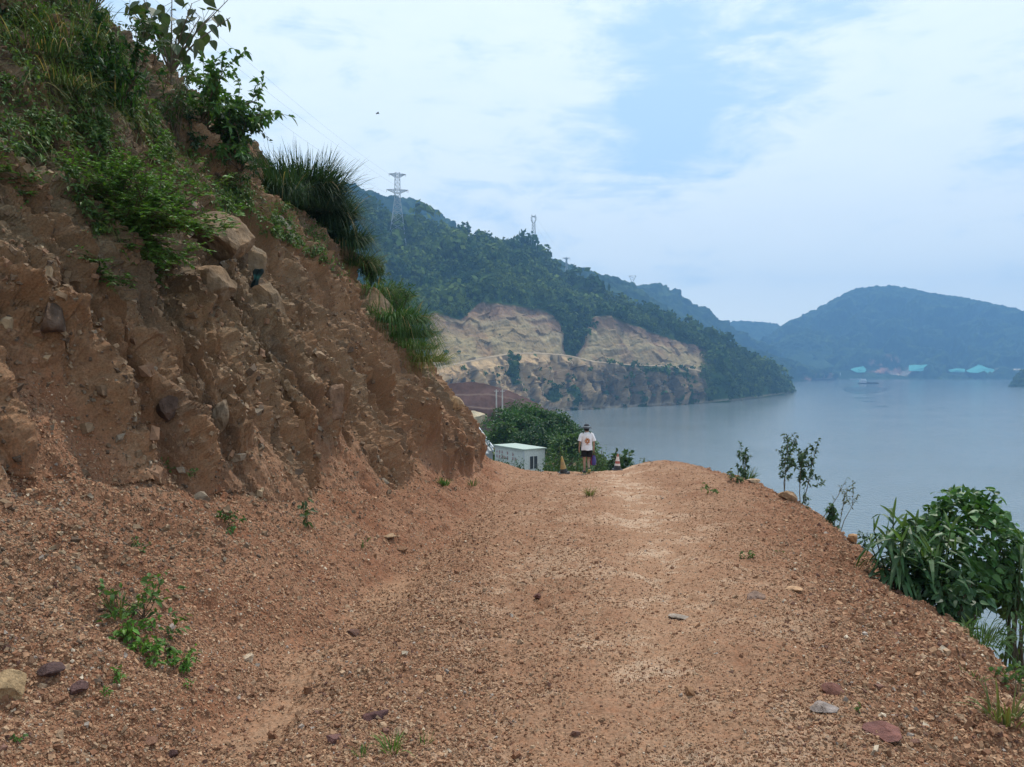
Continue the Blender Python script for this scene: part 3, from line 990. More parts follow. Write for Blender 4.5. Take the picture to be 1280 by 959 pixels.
# ------------------------------------------------------------------ rocks
def rock_mesh(name, size, seed, col, mat=M_ROCK, planes=13, sub=4, rough=.03):
    r = np.random.default_rng(seed)
    bm = bmesh.new()
    bmesh.ops.create_icosphere(bm, subdivisions=sub, radius=1.0)
    V = np.array([v.co[:] for v in bm.verts])
    Fc = np.array([[v.index for v in f.verts] for f in bm.faces])
    bm.free()
    for _ in range(planes):
        n = r.normal(0, 1, 3)
        n /= np.linalg.norm(n)
        d = r.uniform(.5, .82)
        e = V @ n - d
        V = V - np.maximum(e, 0)[:, None] * n
    V *= np.array(size) * .5
    s = max(size)
    nn = V / (np.linalg.norm(V, axis=1)[:, None] + 1e-9)
    V += nn * (rough * s * (fbm(V[:, 0] * 5 / s + V[:, 2] * 3 / s, V[:, 1] * 5 / s - V[:, 2] * 2 / s, 4, seed % 97, .6)))[:, None]
    c = np.array(col) * (1 + .25 * fbm(V[:, 0] * 4 / s, V[:, 1] * 4 / s + V[:, 2] * 4 / s, 3, seed % 91))[:, None]
    return V, Fc, c


def rock(px, py, wpx, hpx, dpx, col, label, seed, cat='rock', name='rock', sink=.3, rot=0.0, tilt=0.0, up=False, planes=13):
    p, n = hit(px, py)
    k = p[1] / F_PX
    V, Fc, c = rock_mesh(name, (wpx * k, dpx * k, hpx * k), seed, col, planes=planes)
    Rm = np.array(Matrix.Rotation(rot, 3, 'Z') @ Matrix.Rotation(tilt, 3, 'Y'))
    V = V @ Rm.T
    if up:
        off = np.array([0, 0, 1.0]) * hpx * k * (.5 - sink)
    else:
        off = n * hpx * k * (.5 - sink)
    o = np_mesh(name, V, [Fc], c, M_ROCK, False)
    o.location = Vector((p + off).tolist())
    return tag(o, label, cat)


TANR, GREYR, PURP, MAR, OCH, DRK = (.195, .135, .085), (.165, .14, .115), (.105, .065, .06), (.15, .072, .058), (.36, .25, .14), (.10, .068, .05)
rock(268, 302, 108, 87, 94, TANR, 'large flat topped tan boulder jutting from the earth cut beside the ferny shrub', 11, 'boulder', 'boulder', .38, .5, .45)
rock(262, 374, 60, 63, 71, (.165, .115, .073), 'angular boulder overhanging a deep dark hollow in the earth cut', 12, 'boulder', 'boulder', .28, .2, .5)
rock(330, 382, 75, 63, 59, (.18, .125, .078), 'rounded tan boulder under the dark green scrap of cloth', 13, 'boulder', 'boulder', .5, .8, .5)
rock(302, 335, 51, 72, 59, (.155, .115, .076), 'tall grey brown boulder right beside the large flat topped one', 19, 'boulder', 'boulder', .45, .2, .3)
rock(350, 291, 39, 35, 35, GREYR, 'split pale grey rock just below the tall grass clump', 14, 'rock', 'rock', .35, .6, .6)
rock(466, 384, 72, 39, 71, (.19, .135, .085), 'flat ledge of rock on the skyline below the tall grass', 15, 'boulder', 'boulder', .35, .1, .5)
rock(68, 402, 35, 51, 47, DRK, 'dark brown block standing in the shaded left end of the earth cut', 16, 'rock', 'rock', .4, .3, .2)
rock(416, 512, 35, 60, 30, (.19, .12, .08), 'upright brown slab halfway up the earth cut', 17, 'rock', 'rock', .42, .4, .3)
rock(467, 472, 30, 47, 35, (.28, .205, .135), 'pale tan block set in the earth cut right of the brown slab', 18, 'rock', 'rock', .42, .2, .4)
rock(566, 508, 30, 24, 28, (.33, .235, .145), 'pale tan block near the far corner of the earth cut', 20, 'rock', 'rock', .35, .2, .4)
rock(275, 520, 21, 47, 28, (.20, .15, .105), 'narrow upright stone among thin stacked ledges in the cut', 22, 'rock', 'rock', .42, .2, .2)
rock(208, 512, 30, 39, 35, (.085, .055, .042), 'dark crumbling block low in the middle of the earth cut', 23, 'rock', 'rock', .42, .2, .2)
rock(1028, 885, 40, 12, 38, (.29, .25, .235), 'flat grey slab lying on the right side of the track', 31, sink=.35, rot=.2)
rock(1107, 916, 54, 17, 52, (.185, .088, .075), 'broad flat maroon stone in the right foreground gravel', 32, sink=.35, rot=-.1)
rock(1041, 864, 34, 14, 36, MAR, 'dark maroon stone just behind the flat grey slab', 33, sink=.35, rot=.5)
rock(10, 862, 50, 46, 46, OCH, 'yellowish broken block at the foot of the bank in the left foreground', 34, sink=.35, rot=.4)
rock(57, 838, 38, 22, 34, PURP, 'purple brown stone beside the yellowish broken block', 35, sink=.35, rot=.3)
rock(94, 860, 27, 18, 26, (.13, .075, .068), 'smaller purple stone right of the purple brown stone', 36, sink=.35)
rock(470, 896, 38, 15, 40, (.095, .05, .048), 'low dark purple crumbling stone in the middle of the foreground track', 37, sink=.4)
rock(418, 922, 26, 10, 26, (.16, .085, .075), 'flat dusty purple stone left of the dark crumbling one', 38, sink=.4)
rock(500, 686, 24, 8, 22, (.19, .11, .065), 'brown flat rock at the edge of the talus apron', 39, sink=.35)
rock(484, 670, 30, 5, 26, (.29, .19, .115), 'thin pale tan slab beside the brown flat rock', 40, sink=.35)
rock(308, 824, 17, 13, 15, (.45, .37, .28), 'small pale cream stone on the lower bank', 41, sink=.3)
rock(184, 926, 24, 12, 22, (.20, .11, .075), 'brown flat stone left of the sandy wash', 42, sink=.3)
rock(212, 945, 14, 11, 13, (.09, .05, .045), 'small dark stone sitting in the sandy wash', 43, sink=.25)
rock(944, 746, 34, 13, 34, (.20, .135, .105), 'brown grey slab half buried right of the wheel track', 44, sink=.4)
rock(990, 737, 26, 8, 22, (.42, .28, .18), 'tan slab just right of the brown grey one', 45, sink=.35)
rock(990, 614, 26, 12, 24, (.27, .17, .10), 'tan rock on the outer edge under the pair of saplings', 46, sink=.3)
rock(1064, 672, 18, 14, 22, (.33, .20, .11), 'brown rock on the outer edge near the broad leaved clump', 47, sink=.35)
rock(942, 596, 18, 6, 18, (.36, .26, .175), 'pale flat rock on the outer edge by the small bush', 48, sink=.3)
rock(672, 746, 12, 10, 12, MAR, 'small dark round stone alone in the middle of the track', 49, sink=.25)
rock(848, 771, 30, 4, 26, (.30, .245, .20), 'thin pale grey slab trodden into the wheel track', 50, sink=.38)
rock(440, 792, 22, 10, 22, (.15, .085, .065), 'dark stone at the mouth of the sandy wash', 51, sink=.3)
rock(862, 866, 20, 16, 26, (.26, .15, .085), 'blocky brown stone in the gravel right of the wheel track', 52, sink=.3)


# ------------------------------------------------------------------ leaves
SH = {
    'ovate': ([0, .18, .45, .75, 1.0], [.06, .7, 1.0, .6, .03], .18),
    'heart': ([-.16, 0, .2, .5, .8, 1.0], [.45, .9, 1.0, .78, .36, .03], .12),
    'lance': ([0, .3, .65, 1.0], [.25, 1.0, .7, .03], .12),
    'blade': ([0, .25, .5, .72, .88, 1.0], [.8, 1.0, .9, .65, .4, .04], .15),
    'tiny': ([0, .5, 1.0], [.3, 1.0, .1], .05),
}


def leaves(MBo, Pp, Dr, Nn, L, Wd, kind, cols, droop=.25):
    t, w, fold = SH[kind]
    t, w = np.array(t), np.array(w)
    n, m = len(Pp), len(t)
    Dr = Dr / (np.linalg.norm(Dr, axis=1)[:, None] + 1e-9)
    side = np.cross(Dr, Nn)
    side /= np.linalg.norm(side, axis=1)[:, None] + 1e-9
    up = np.cross(side, Dr)
    L = np.broadcast_to(L, (n,))
    Wd = np.broadcast_to(Wd, (n,))
    droop = np.broadcast_to(droop, (n,))
    mid = Pp[:, None] + Dr[:, None] * (L[:, None] * t)[..., None]
    mid[..., 2] -= (droop * L)[:, None] * np.maximum(t, 0) ** 2
    hw = (Wd[:, None] * w * .5)[..., None]
    lift = up[:, None] * hw * fold * 2
    V = np.stack([mid - side[:, None] * hw + lift, mid, mid + side[:, None] * hw + lift], 2)   # n,m,3,3
    V = V.reshape(-1, 3)
    base = (np.arange(n) * m * 3)[:, None]
    q = []
    for a in range(m - 1):
        for s in (0, 1):
            q.append([a * 3 + s, a * 3 + s + 1, a * 3 + 4 + s, a * 3 + 3 + s])
    Fq = (base[:, :, None] + np.array(q)[None]).reshape(-1, 4)
    MBo.add(V, Fq, None, np.repeat(cols, m * 3, 0))


def unit(v):
    return v / (np.linalg.norm(v, axis=-1, keepdims=True) + 1e-9)


def vary(c, n, r, a=.3, hue=.12):
    c = np.array(c)[None] * r.uniform(1 - a, 1 + a, (n, 1))
    c[:, 0] *= r.uniform(1 - hue, 1 + hue * 2, n)
    return c


G_DARK, G_MID, G_FRESH, G_YEL = (.022, .052, .018), (.040, .085, .022), (.075, .150, .030), (.13, .17, .045)


def grow(r, p0, d0, L, n, wob=.18, lift=0.0):
    """a wandering polyline"""
    pts = [np.array(p0, float)]
    d = unit(np.array(d0, float))
    for _ in range(n):
        d = unit(d + r.normal(0, wob, 3) + np.array([0, 0, lift]))
        pts.append(pts[-1] + d * L / n)
    return np.array(pts)


def along(r, pts, n, lo=.15, hi=1.0):
    t = r.uniform(lo, hi, n) * (len(pts) - 1)
    i = np.minimum(t.astype(int), len(pts) - 2)
    f = (t - i)[:, None]
    return pts[i] * (1 - f) + pts[i + 1] * f, unit(pts[i + 1] - pts[i])


def leafy_shrub(name, label, cat, p, d0, seed, nstem, length, spread, leaf_n, kind, L, Wd, col, mat=M_LEAF, twigs=5, lift=.02, droop=.3, stem_r=.012, group=None, upw=.35, hang=0.0, stemcol=(.10, .075, .05), lo=.25):
    """shrub: woody stems, side twigs, leaves along the twigs; the whole thing stands at p"""
    r = np.random.default_rng(seed)
    root = thing(name, label, cat, Vector(np.asarray(p).tolist()), 0, group)
    st, fo = MB(), MB()
    d0 = unit(np.array(d0, float))
    for s in range(nstem):
        d = unit(d0 + r.normal(0, spread, 3))
        ln = length * r.uniform(.65, 1.05)
        pts = grow(r, r.normal(0, .02, 3) * length, d, ln, 7, .14, lift)
        st.tube(pts, np.linspace(stem_r, stem_r * .35, len(pts)), stemcol, n=5)
        lines = [pts]
        tp, td = along(r, pts, twigs, lo, .98)
        for a, b in zip(tp, td):
            dd = unit(b + r.normal(0, .75, 3) + np.array([0, 0, .1]))
            tw = grow(r, a, dd, ln * r.uniform(.22, .5), 4, .2, lift)
            st.tube(tw, np.linspace(stem_r * .4, stem_r * .15, len(tw)), stemcol, n=4)
            lines.append(tw)
        per = max(2, leaf_n // (nstem * len(lines)))
        for ln_ in lines:
            lp, ld = along(r, ln_, per, .2 if ln_ is not pts else .45, 1.0)
            dr = unit(ld * .5 + r.normal(0, .65, (per, 3)) + np.array([0, 0, -hang]))
            nn = unit(np.array([0, 0, 1.0]) * upw + r.normal(0, .45, (per, 3)) + np.array([0, -.1, .3]))
            sz = r.uniform(.6, 1.15, per)
            leaves(fo, lp, dr, nn, L * sz, Wd * sz, kind, vary(col, per, r), droop)
    st.build('stem', M_BARK, root)
    fo.build('foliage', mat, root)
    return root


def fern_shrub(name, label, cat, p, seed, fronds, col=G_FRESH, mat=M_LEAF):
    """arching branches carrying rows of fine leaflets"""
    r = np.random.default_rng(seed)
    root = thing(name, label, cat, Vector(np.asarray(p).tolist()))
    st, fo = MB(), MB()
    for (d, ln) in fronds:
        pts = grow(r, r.normal(0, .01, 3), d, ln, 10, .12, -.015)
        st.tube(pts, np.linspace(.011, .003, len(pts)), (.09, .065, .04), n=5)
        k = int(ln / .040)
        tp, td = along(r, pts, k, .12, 1.0)
        for a, b in zip(tp, td):
            s = unit(np.cross(b, np.array([0, 0, 1.])) * r.choice([-1, 1]) + b * .5 + r.normal(0, .28, 3) + np.array([0, -.15, .15]))
            l2 = r.uniform(.10, .26)
            sub = grow(r, a, s, l2, 4, .1, -.06)
            st.tube(sub, .0022, (.08, .09, .04), n=3, cap=False)
            m = int(l2 / .0105)
            lp, ld = along(r, sub, m, .08, 1.0)
            sd = unit(np.cross(ld, np.array([0, 0, 1.]))) * r.choice([-1, 1], m)[:, None]
            dr = unit(sd + ld * .55 + r.normal(0, .12, (m, 3)))
            nn = unit(np.array([0, -.15, 1.0]) + r.normal(0, .3, (m, 3)))
            leaves(fo, lp, dr, nn, r.uniform(.032, .06, m), .021, 'tiny', vary(col, m, r, .35), .15)
    st.build('branch', M_BARK, root)
    fo.build('foliage', mat, root)
    return root


def grass_clump(name, label, p, seed, n, L, Wd, spread, lean=(0, 0, 0), base_r=.15, col=G_MID, droop=.55, group=None, dry=.08, cat='grass clump', mat=M_GRASS):
    r = np.random.default_rng(seed)
    root = thing(name, label, cat, Vector(np.asarray(p).tolist()), 0, group)
    for part, cnt, cc in (('blade_tuft', n, col), ('dry_blade', int(n * dry), (.26, .20, .09))):
        if cnt < 9:
            continue
        a = r.random(cnt) * 2 * np.pi
        q = np.sqrt(r.random(cnt)) * base_r
        Pp = np.stack([np.cos(a) * q, np.sin(a) * q, np.zeros(cnt)], -1)
        dr = unit(np.stack([np.cos(a), np.sin(a), np.zeros(cnt)], -1) * (r.uniform(.05, 1, cnt) * spread)[:, None] + np.array([0, 0, 1.]) + r.normal(0, .1, (cnt, 3)) + np.array(lean))
        nn = unit(np.stack([-np.cos(a) * .4, -np.sin(a) * .4, np.ones(cnt)], -1) + r.normal(0, .3, (cnt, 3)))
        m = MB()
        ln = L * r.uniform(.45, 1.1, cnt)
        leaves(m, Pp, dr, nn, ln, Wd * r.uniform(.7, 1.2, cnt), 'blade', vary(cc, cnt, r), droop * r.uniform(.4, 1.5, cnt))
        m.build(part, mat, root)
    return root


# --- the ferny shrub on the cut
p, n = hit(150, 292)
fr = []
rr = np.random.default_rng(4)
for d, ln in (((1.0, -.35, .30), 1.05), ((.9, -.3, .12), .95), ((.55, -.4, .85), .85), ((.2, -.45, 1), .8), ((-.1, -.4, 1.0), .8), ((-.5, -.35, .75), .75), ((.8, -.35, .6), .95), ((.75, -.5, -.1), .8), ((.6, -.5, -.35), .75),
              ((-.5, -.5, .05), .6), ((.1, -.55, -.35), .55), ((-.2, -.6, .5), .6), ((.4, -.6, .5), .7), ((1.0, -.2, .5), 1.1), ((.3, -.5, -.6), .6), ((-.4, -.4, 1.1), .7), ((.35, -.2, 1.2), .85), ((.65, -.45, .1), .9), ((1.0, -.2, .22), 1.35), ((1.0, -.25, .05), 1.25), ((1.0, -.1, .35), 1.3), ((-.3, -.4, 1.2), 1.0), ((.1, -.3, 1.2), 1.05),
              ((.9, -.4, -.3), .7), ((.15, -.5, .8), .7), ((-.6, -.4, .4), .65), ((.7, -.35, .9), .8), ((.5, -.6, .25), .8), ((1.0, -.3, .05), .8)):
    fr.append((np.array(d), ln))
fern_shrub('feathery_shrub', 'feathery green shrub with arching branches spreading over the earth cut above the boulders', 'shrub', p + n * .05, 5, fr + [(f_[0] + np.random.default_rng(q_).normal(0, .3, 3), f_[1] * .85) for q_, f_ in enumerate(fr)], (.085, .185, .035))
for px, py, s, w in ((125, 345, 6, 'low feathery sprig at the lower left of the big feathery shrub'), (195, 348, 7, 'low feathery sprig left of the angular boulder'), (205, 326, 8, 'feathery sprig just under the big feathery shrub'), (40, 240, 9, 'small feathery sprig at the left edge high on the cut')):
    p, n = hit(px, py)
    rr = np.random.default_rng(s + 40)
    fern_shrub('feathery_sprig', w, 'plant', p, s, [(np.array([rr.uniform(-.9, .9), -.5, rr.uniform(-.1, .5)]), rr.uniform(.22, .36)) for _ in range(6)], (.060, .13, .028))

p, n = hit(145, 155)
leafy_shrub('dark_bush', 'dark leafy bush with twiggy bare base high on the earth cut', 'bush', p, (0, -.35, 1), 61, 9, 1.15, .38, 1900, 'ovate', .085, .04, (.022, .060, .016), M_LEAF, 7)
grass_clump('grass_clump', 'upright green grass clump growing out of the dark leafy bush', p + np.array([-.1, 0, .1]), 62, 170, 1.15, .016, .45, (0, -.1, 0), .3, (.045, .115, .022), .35)

# sapling with heart shaped leaves against the sky
p, n = hit(214, 108)
root = thing('broad_leaf_sapling', 'thin sapling with large drooping heart shaped leaves standing on the skyline', 'sapling', Vector(p.tolist()))
st, fo = MB(), MB()
r = np.random.default_rng(70)
yb = p[1]
tips = [(168, 20), (180, 0), (206, 14), (215, -12), (240, 4), (268, 14), (285, 0), (250, 22), (288, 22), (158, 6), (228, 20), (190, 22)]
trunk = [p * 0, at(214, 85, yb) - p]
for t_i, (tx, ty) in enumerate(tips):
    y = yb + r.uniform(-.7, .7)
    e = at(tx, ty, y) - p
    m = at(214 + (tx - 214) * .45, 85 + (ty - 85) * .52 + r.uniform(-4, 4), (yb + y) / 2) - p
    pts = np.array([p * 0, trunk[1] * .6, trunk[1] * .4 + m * .6, m, m * .45 + e * .55, e])
    st.tube(pts, np.linspace(.022, .006, 6), (.13, .10, .07), n=5)
    k = 7
    lp, ld = along(r, pts, k, .45, 1.0)
    pet = unit(r.normal(0, .6, (k, 3)) + np.array([0, 0, .25]))
    end = lp + pet * r.uniform(.15, .45, k)[:, None]
    for a, b in zip(lp, end):
        st.tube([a, b], .004, (.12, .12, .06), n=3, cap=False)
    dr = unit(pet * .55 + np.array([0, 0, -.75]) + r.normal(0, .25, (k, 3)))
    nn = unit(r.normal(0, .35, (k, 3)) + np.array([.1, -.65, .5]))
    s = r.uniform(.7, 1.2, k)
    leaves(fo, end, dr, nn, .205 * s, .18 * s, 'heart', vary((.050, .075, .034), k, r, .25), .1)
st.build('stem', M_BARK, root)
fo.build('foliage', M_LEAF, root)

p, n = hit(244, 172)
leafy_shrub('leafy_shrub', 'light leafy shrub reaching into the sky right of the thin sapling', 'shrub', p, (.62, 0, .62), 81, 12, 1.3, .30, 2300, 'ovate', .135, .062, (.060, .13, .034), M_LEAF, 8, .0, .35, .016)
p, n = hit(222, 185)
leafy_shrub('bamboo_leaf_shrub', 'shrub with long narrow leaves below the light leafy shrub', 'shrub', p, (.1, -.35, .9), 83, 8, 1.25, .42, 900, 'lance', .17, .026, (.040, .080, .022), M_LEAF, 7, -.03, .6)
p, n = hit(258, 200)
leafy_shrub('dark_thicket', 'very dark low thicket left of the tall grass clump', 'bush', p, (.1, -.3, .8), 84, 9, .95, .5, 1300, 'ovate', .09, .042, (.018, .042, .015), M_LEAF, 7)
p, n = hit(300, 215)
leafy_shrub('dark_thicket', 'dark low bush tucked under the left side of the tall grass', 'bush', p, (.2, -.3, .6), 85, 9, .9, .5, 1200, 'ovate', .07, .035, (.026, .062, .018), M_LEAF, 7)

# the tall grass on the shoulder, and the strip below it
for k, (px, py, off, n_, L, Wd, spr, lean, br, col_, dr_, lab) in enumerate((
        (338, 238, (.0, .3, -.2), 1300, 1.35, .018, .60, (-.1, -.12, 0), .5, (.026, .056, .022), .7, 'tall grass clump at the upper end of the shoulder, against the leafy shrub'),
        (368, 256, (.05, .35, -.1), 4200, 2.15, .020, .75, (.02, -.2, 0), .8, (.024, .050, .021), .62, 'tallest dark bushy grass clump drooping from the shoulder of the earth cut'),
        (400, 275, (.1, .3, -.1), 2200, 1.8, .019, .75, (.1, -.2, 0), .6, (.027, .056, .022), .75, 'drooping grass clump hanging right of the tallest grass'),
        (424, 300, (.1, .3, -.1), 1500, 1.3, .017, .8, (.12, -.2, -.05), .45, (.034, .070, .024), .85, 'middle grass clump draped down the shoulder below the drooping one'),
        (444, 328, (.1, .2, -.1), 800, .9, .015, .8, (.25, -.2, 0), .4, (.070, .115, .030), .8, 'yellowing grass clump at the lower end of the tall grass'))):
    p, n = hit(px, py)
    grass_clump('tall_grass', lab, p + np.array(off), 91 + k, n_, L, Wd, spr, lean, br, col_, dr_, dry=.025 if k < 4 else .15)
for k, (px, py, n_, L, br, col_, lab) in enumerate((
        (462, 352, 420, .8, .3, (.060, .11, .028), 'small grass tuft on the skyline above the ledge of rock'),
        (474, 370, 900, 1.0, .45, (.036, .085, .022), 'bright green grass tuft right above the skyline ledge of rock'),
        (484, 392, 1000, 1.05, .5, (.038, .09, .022), 'largest green grass tuft right of the skyline ledge of rock'),
        (500, 408, 800, .9, .45, (.045, .10, .024), 'leaning green grass tuft below the largest one on the far edge'),
        (508, 428, 700, .8, .45, (.058, .11, .026), 'yellow tinged grass tuft lower down the far edge of the cut'),
        (522, 444, 500, .75, .35, (.11, .15, .038), 'yellow green grass tuft lowest on the far edge of the cut'))):
    p, n = hit(px - 6, py + 4)
    grass_clump('edge_grass', lab, p + np.array([.2, .35, -.1]), 196 + k, n_, L * 1.1, .014, 1.0, (.10, -.12, 0), br * 1.5, col_, .95, dry=.05)
for k, (px, py, s_, col_, lab) in enumerate(((455, 345, .7, (.04, .085, .025), 'low leafy bush under the lower end of the tall grass'), (487, 398, 1.0, (.035, .085, .024), 'leafy bush mixed into the green tufts on the far edge'))):
    p, n = hit(px, py)
    leafy_shrub('edge_bush', lab, 'bush', p + np.array([.15, .2, -.1]), (.3, -.1, .8), 170 + k, 11, s_, .6, 1500, 'lance', .14, .03, col_, M_LEAF, 6)
for k, (px, py, L, c, lab) in enumerate(((45, 70, 1.0, (.045, .09, .025), 'grass clump hanging at the upper left of the cut'), (85, 55, 1.0, (.05, .085, .025), 'shaggy grass clump left of the bare patch near the top'), (120, 95, .8, (.065, .12, .03), 'short bright grass clump below the shaggy one'),
                                           (20, 25, .9, (.035, .07, .02), 'dark grass clump in the top left corner'), (100, 20, .9, (.04, .08, .022), 'grass clump on the skyline near the top'), (70, 110, .75, (.07, .11, .03), 'yellow green grass clump beside the creepers'))):
    p, n = hit(px, py)
    grass_clump('slope_grass', lab, p, 105 + k, 150, L * .62, .009, .7, (.15, -.45, -.1), .4, c, .7, dry=.2)
p, n = hit(30, 12)
leafy_shrub('overhanging_bush', 'dark bush overhanging the top left corner of the cut', 'bush', p, (.1, -.4, .7), 111, 8, .85, .5, 1100, 'ovate', .08, .04, (.020, .048, .016), M_LEAF, 7)
p, n = hit(118, 12)
leafy_shrub('overhanging_bush', 'thin leafy bush on the skyline left of the sapling', 'bush', p, (.5, -.1, .7), 112, 6, .9, .4, 420, 'ovate', .09, .045, (.028, .058, .020), M_LEAF, 6)
for k, (px, py, lab) in enumerate(((172, 62, 'small leafy twig on the skyline above the bare red patch'), (190, 85, 'thin weed on the skyline just left of the sapling'))):
    p, n = hit(px, py)
    leafy_shrub('skyline_weed', lab, 'weed', p, (.2, 0, 1), 114 + k, 4, .7, .4, 130, 'ovate', .085, .04, (.04, .075, .028), M_LEAF, 4, stem_r=.007)

# creepers and moss over the upper cut: nobody could count them
polys = [[(0, 0), (135, 0), (160, 60), (120, 130), (60, 120), (0, 60)], [(60, 60), (150, 60), (200, 150), (130, 170), (60, 150)], [(0, 90), (60, 110), (150, 190), (230, 250), (120, 300), (60, 210), (0, 190)],
         [(170, 150), (260, 190), (330, 240), (420, 290), (400, 315), (320, 290), (250, 245), (180, 190)], [(280, 230), (380, 290), (440, 340), (430, 350), (340, 290), (270, 260)], [(90, 130), (190, 140), (200, 190), (120, 200)]]
cnts = [3200, 2200, 4600, 6000, 3200, 1500]
m = MB()
r = np.random.default_rng(120)
for poly, cn in zip(polys, cnts):
    a, b = hit_poly(poly, cn * 3, r)
    keep = (fbm(a[:, 0] * 1.3 + a[:, 1], a[:, 2] * 1.6, 3, 131) + r.normal(0, .2, len(a))) > .02
    a, b = a[keep][:cn], b[keep][:cn]
    k = len(a)
    dr = unit(r.normal(0, .8, (k, 3)) + b * .6 + np.array([.1, -.3, -.2]))
    nn = unit(b + r.normal(0, .4, (k, 3)) + np.array([0, -.2, .5]))
    sz = r.uniform(.025, .075, k)
    cc = cmix(np.array(G_MID) * 1.0, np.array([.105, .17, .04]), r.random(k) ** 1.3)
    leaves(m, a + b * r.uniform(.0, .12, k)[:, None], dr, nn, sz, sz * .5, 'ovate', cc, .3)
tag(m.build('creepers', M_LEAF), 'creepers and low leaves matted over the upper cut', kind='stuff')
# sparse thin grass matted on the upper slope
m = MB()
for poly, cn in ((polys[0], 2200), (polys[1], 1300), (polys[3], 1300), (polys[2], 1100)):
    a, b = hit_poly(poly, cn, r)
    k = len(a)
    dr = unit(r.normal(0, .45, (k, 3)) + b * .5 + np.array([.1, -.3, .2]))
    nn = unit(b + r.normal(0, .4, (k, 3)))
    leaves(m, a, dr, nn, r.uniform(.12, .34, k), .008, 'blade', vary((.10, .125, .042), k, r, .4, .25), .8)
tag(m.build('slope_grass_cover', M_GRASS), 'thin rank grass matted over the upper cut', kind='stuff')

# --- weeds on the track and bank
def weed(px, py, seed, wpx, kind, label, col=G_FRESH, n=60, name='weed', hgt=.6, group=None):
    p, nn = hit(px, py)
    k = p[1] / F_PX
    w = wpx * k
    if kind == 'grass':
        return grass_clump(name, label, p, seed, n, w * .8, max(.004, w * .03), .8, (0, 0, 0), w * .22, col, .45, dry=.1, cat='weed', group=group)
    return leafy_shrub(name, label, 'weed', p, nn * .6 + np.array([0, 0, .35]), seed, max(3, n // 16), w * hgt, .75, n, 'ovate', w * .16, w * .085, col, M_LEAF, 3, -.02, .3, max(.002, w * .01), lo=.1)


GR = (.085, .19, .032)
weed(178, 772, 201, 70, 'leaf', 'tall straggly weed on the bank above the bright creeping weed', (.065, .13, .03), 170, hgt=1.0)
weed(150, 770, 202, 60, 'grass', 'thin grassy weed left of the straggly weed', (.10, .15, .045), 30)
weed(165, 800, 203, 60, 'leaf', 'bright green low weed in the middle of the left bank', GR, 150)
weed(195, 822, 204, 52, 'leaf', 'bright creeping weed spreading toward the sandy wash', GR, 150)
weed(225, 835, 205, 46, 'leaf', 'bright creeping weed at the lower right end of its patch', GR, 130)
weed(232, 858, 206, 24, 'leaf', 'small bright weed lowest in the patch', GR, 50)
weed(128, 868, 207, 26, 'leaf', 'small bright weed at the lower left of the patch', GR, 50)
weed(145, 842, 208, 34, 'leaf', 'narrow trail of bright weed leaves on the bank', GR, 70)
weed(168, 686, 209, 30, 'leaf', 'small dark green weed at the foot of the earth cut', (.05, .11, .03), 80)
weed(285, 655, 210, 38, 'leaf', 'bushy little green weed at the foot of the cut', (.05, .12, .03), 100)
weed(385, 655, 211, 50, 'leaf', 'wispy dull weed at the foot of the cut under the brown slab', (.06, .10, .04), 90, hgt=.8)
weed(203, 585, 212, 22, 'leaf', 'tiny weed at the base of the steep face', (.06, .14, .03), 50)
weed(235, 592, 213, 24, 'leaf', 'tiny yellow green weed low on the steep face', (.08, .13, .04), 50)
weed(453, 680, 214, 18, 'leaf', 'tiny green weed left of the thin tan slab', (.06, .14, .03), 40)
weed(555, 606, 215, 24, 'grass', 'short green grass tuft at the far end of the bank', (.06, .13, .03), 80)
weed(590, 607, 216, 20, 'grass', 'pale grass tuft right of the short green one', (.10, .13, .045), 50)
weed(736, 618, 217, 24, 'grass', 'thin dry weed in the far middle of the track', (.13, .15, .055), 60)
weed(888, 617, 218, 24, 'leaf', 'bright weed on the far right of the track', (.08, .15, .035), 70)
weed(918, 600, 219, 36, 'leaf', 'low dull weed on the windrow by the small bush', (.07, .10, .035), 70, hgt=.4)
weed(935, 696, 220, 26, 'leaf', 'flat green weed on the right bank', (.075, .14, .035), 80, hgt=.45)
weed(972, 690, 221, 14, 'leaf', 'tiny weed right of the flat green weed', (.08, .13, .04), 30, hgt=.5)
weed(1072, 890, 222, 20, 'leaf', 'tiny green weed between the grey slab and the maroon stone', (.08, .15, .035), 40, hgt=.5)
weed(490, 938, 223, 56, 'grass', 'sparse foreground grass tuft in the track', (.10, .17, .045), 36)
weed(450, 946, 224, 36, 'grass', 'small foreground grass tuft left of the sparse one', (.10, .16, .045), 24)
weed(530, 928, 225, 34, 'grass', 'small grassy weed right of the sparse foreground tuft', (.10, .16, .045), 20)
weed(8, 925, 226, 34, 'leaf', 'weed at the left edge of the foreground', (.06, .13, .03), 50)
weed(1208, 858, 227, 50, 'grass', 'upright yellow green weed near the right edge of the bank', (.12, .16, .05), 34)
weed(1256, 900, 228, 95, 'grass', 'tall seedy grass weed at the far right of the bank', (.12, .14, .05), 44)
weed(1274, 872, 229, 60, 'leaf', 'leafy weed on the far right edge', (.07, .13, .035), 110, hgt=.9)

# --- plants over the outer edge
r = np.random.default_rng(300)


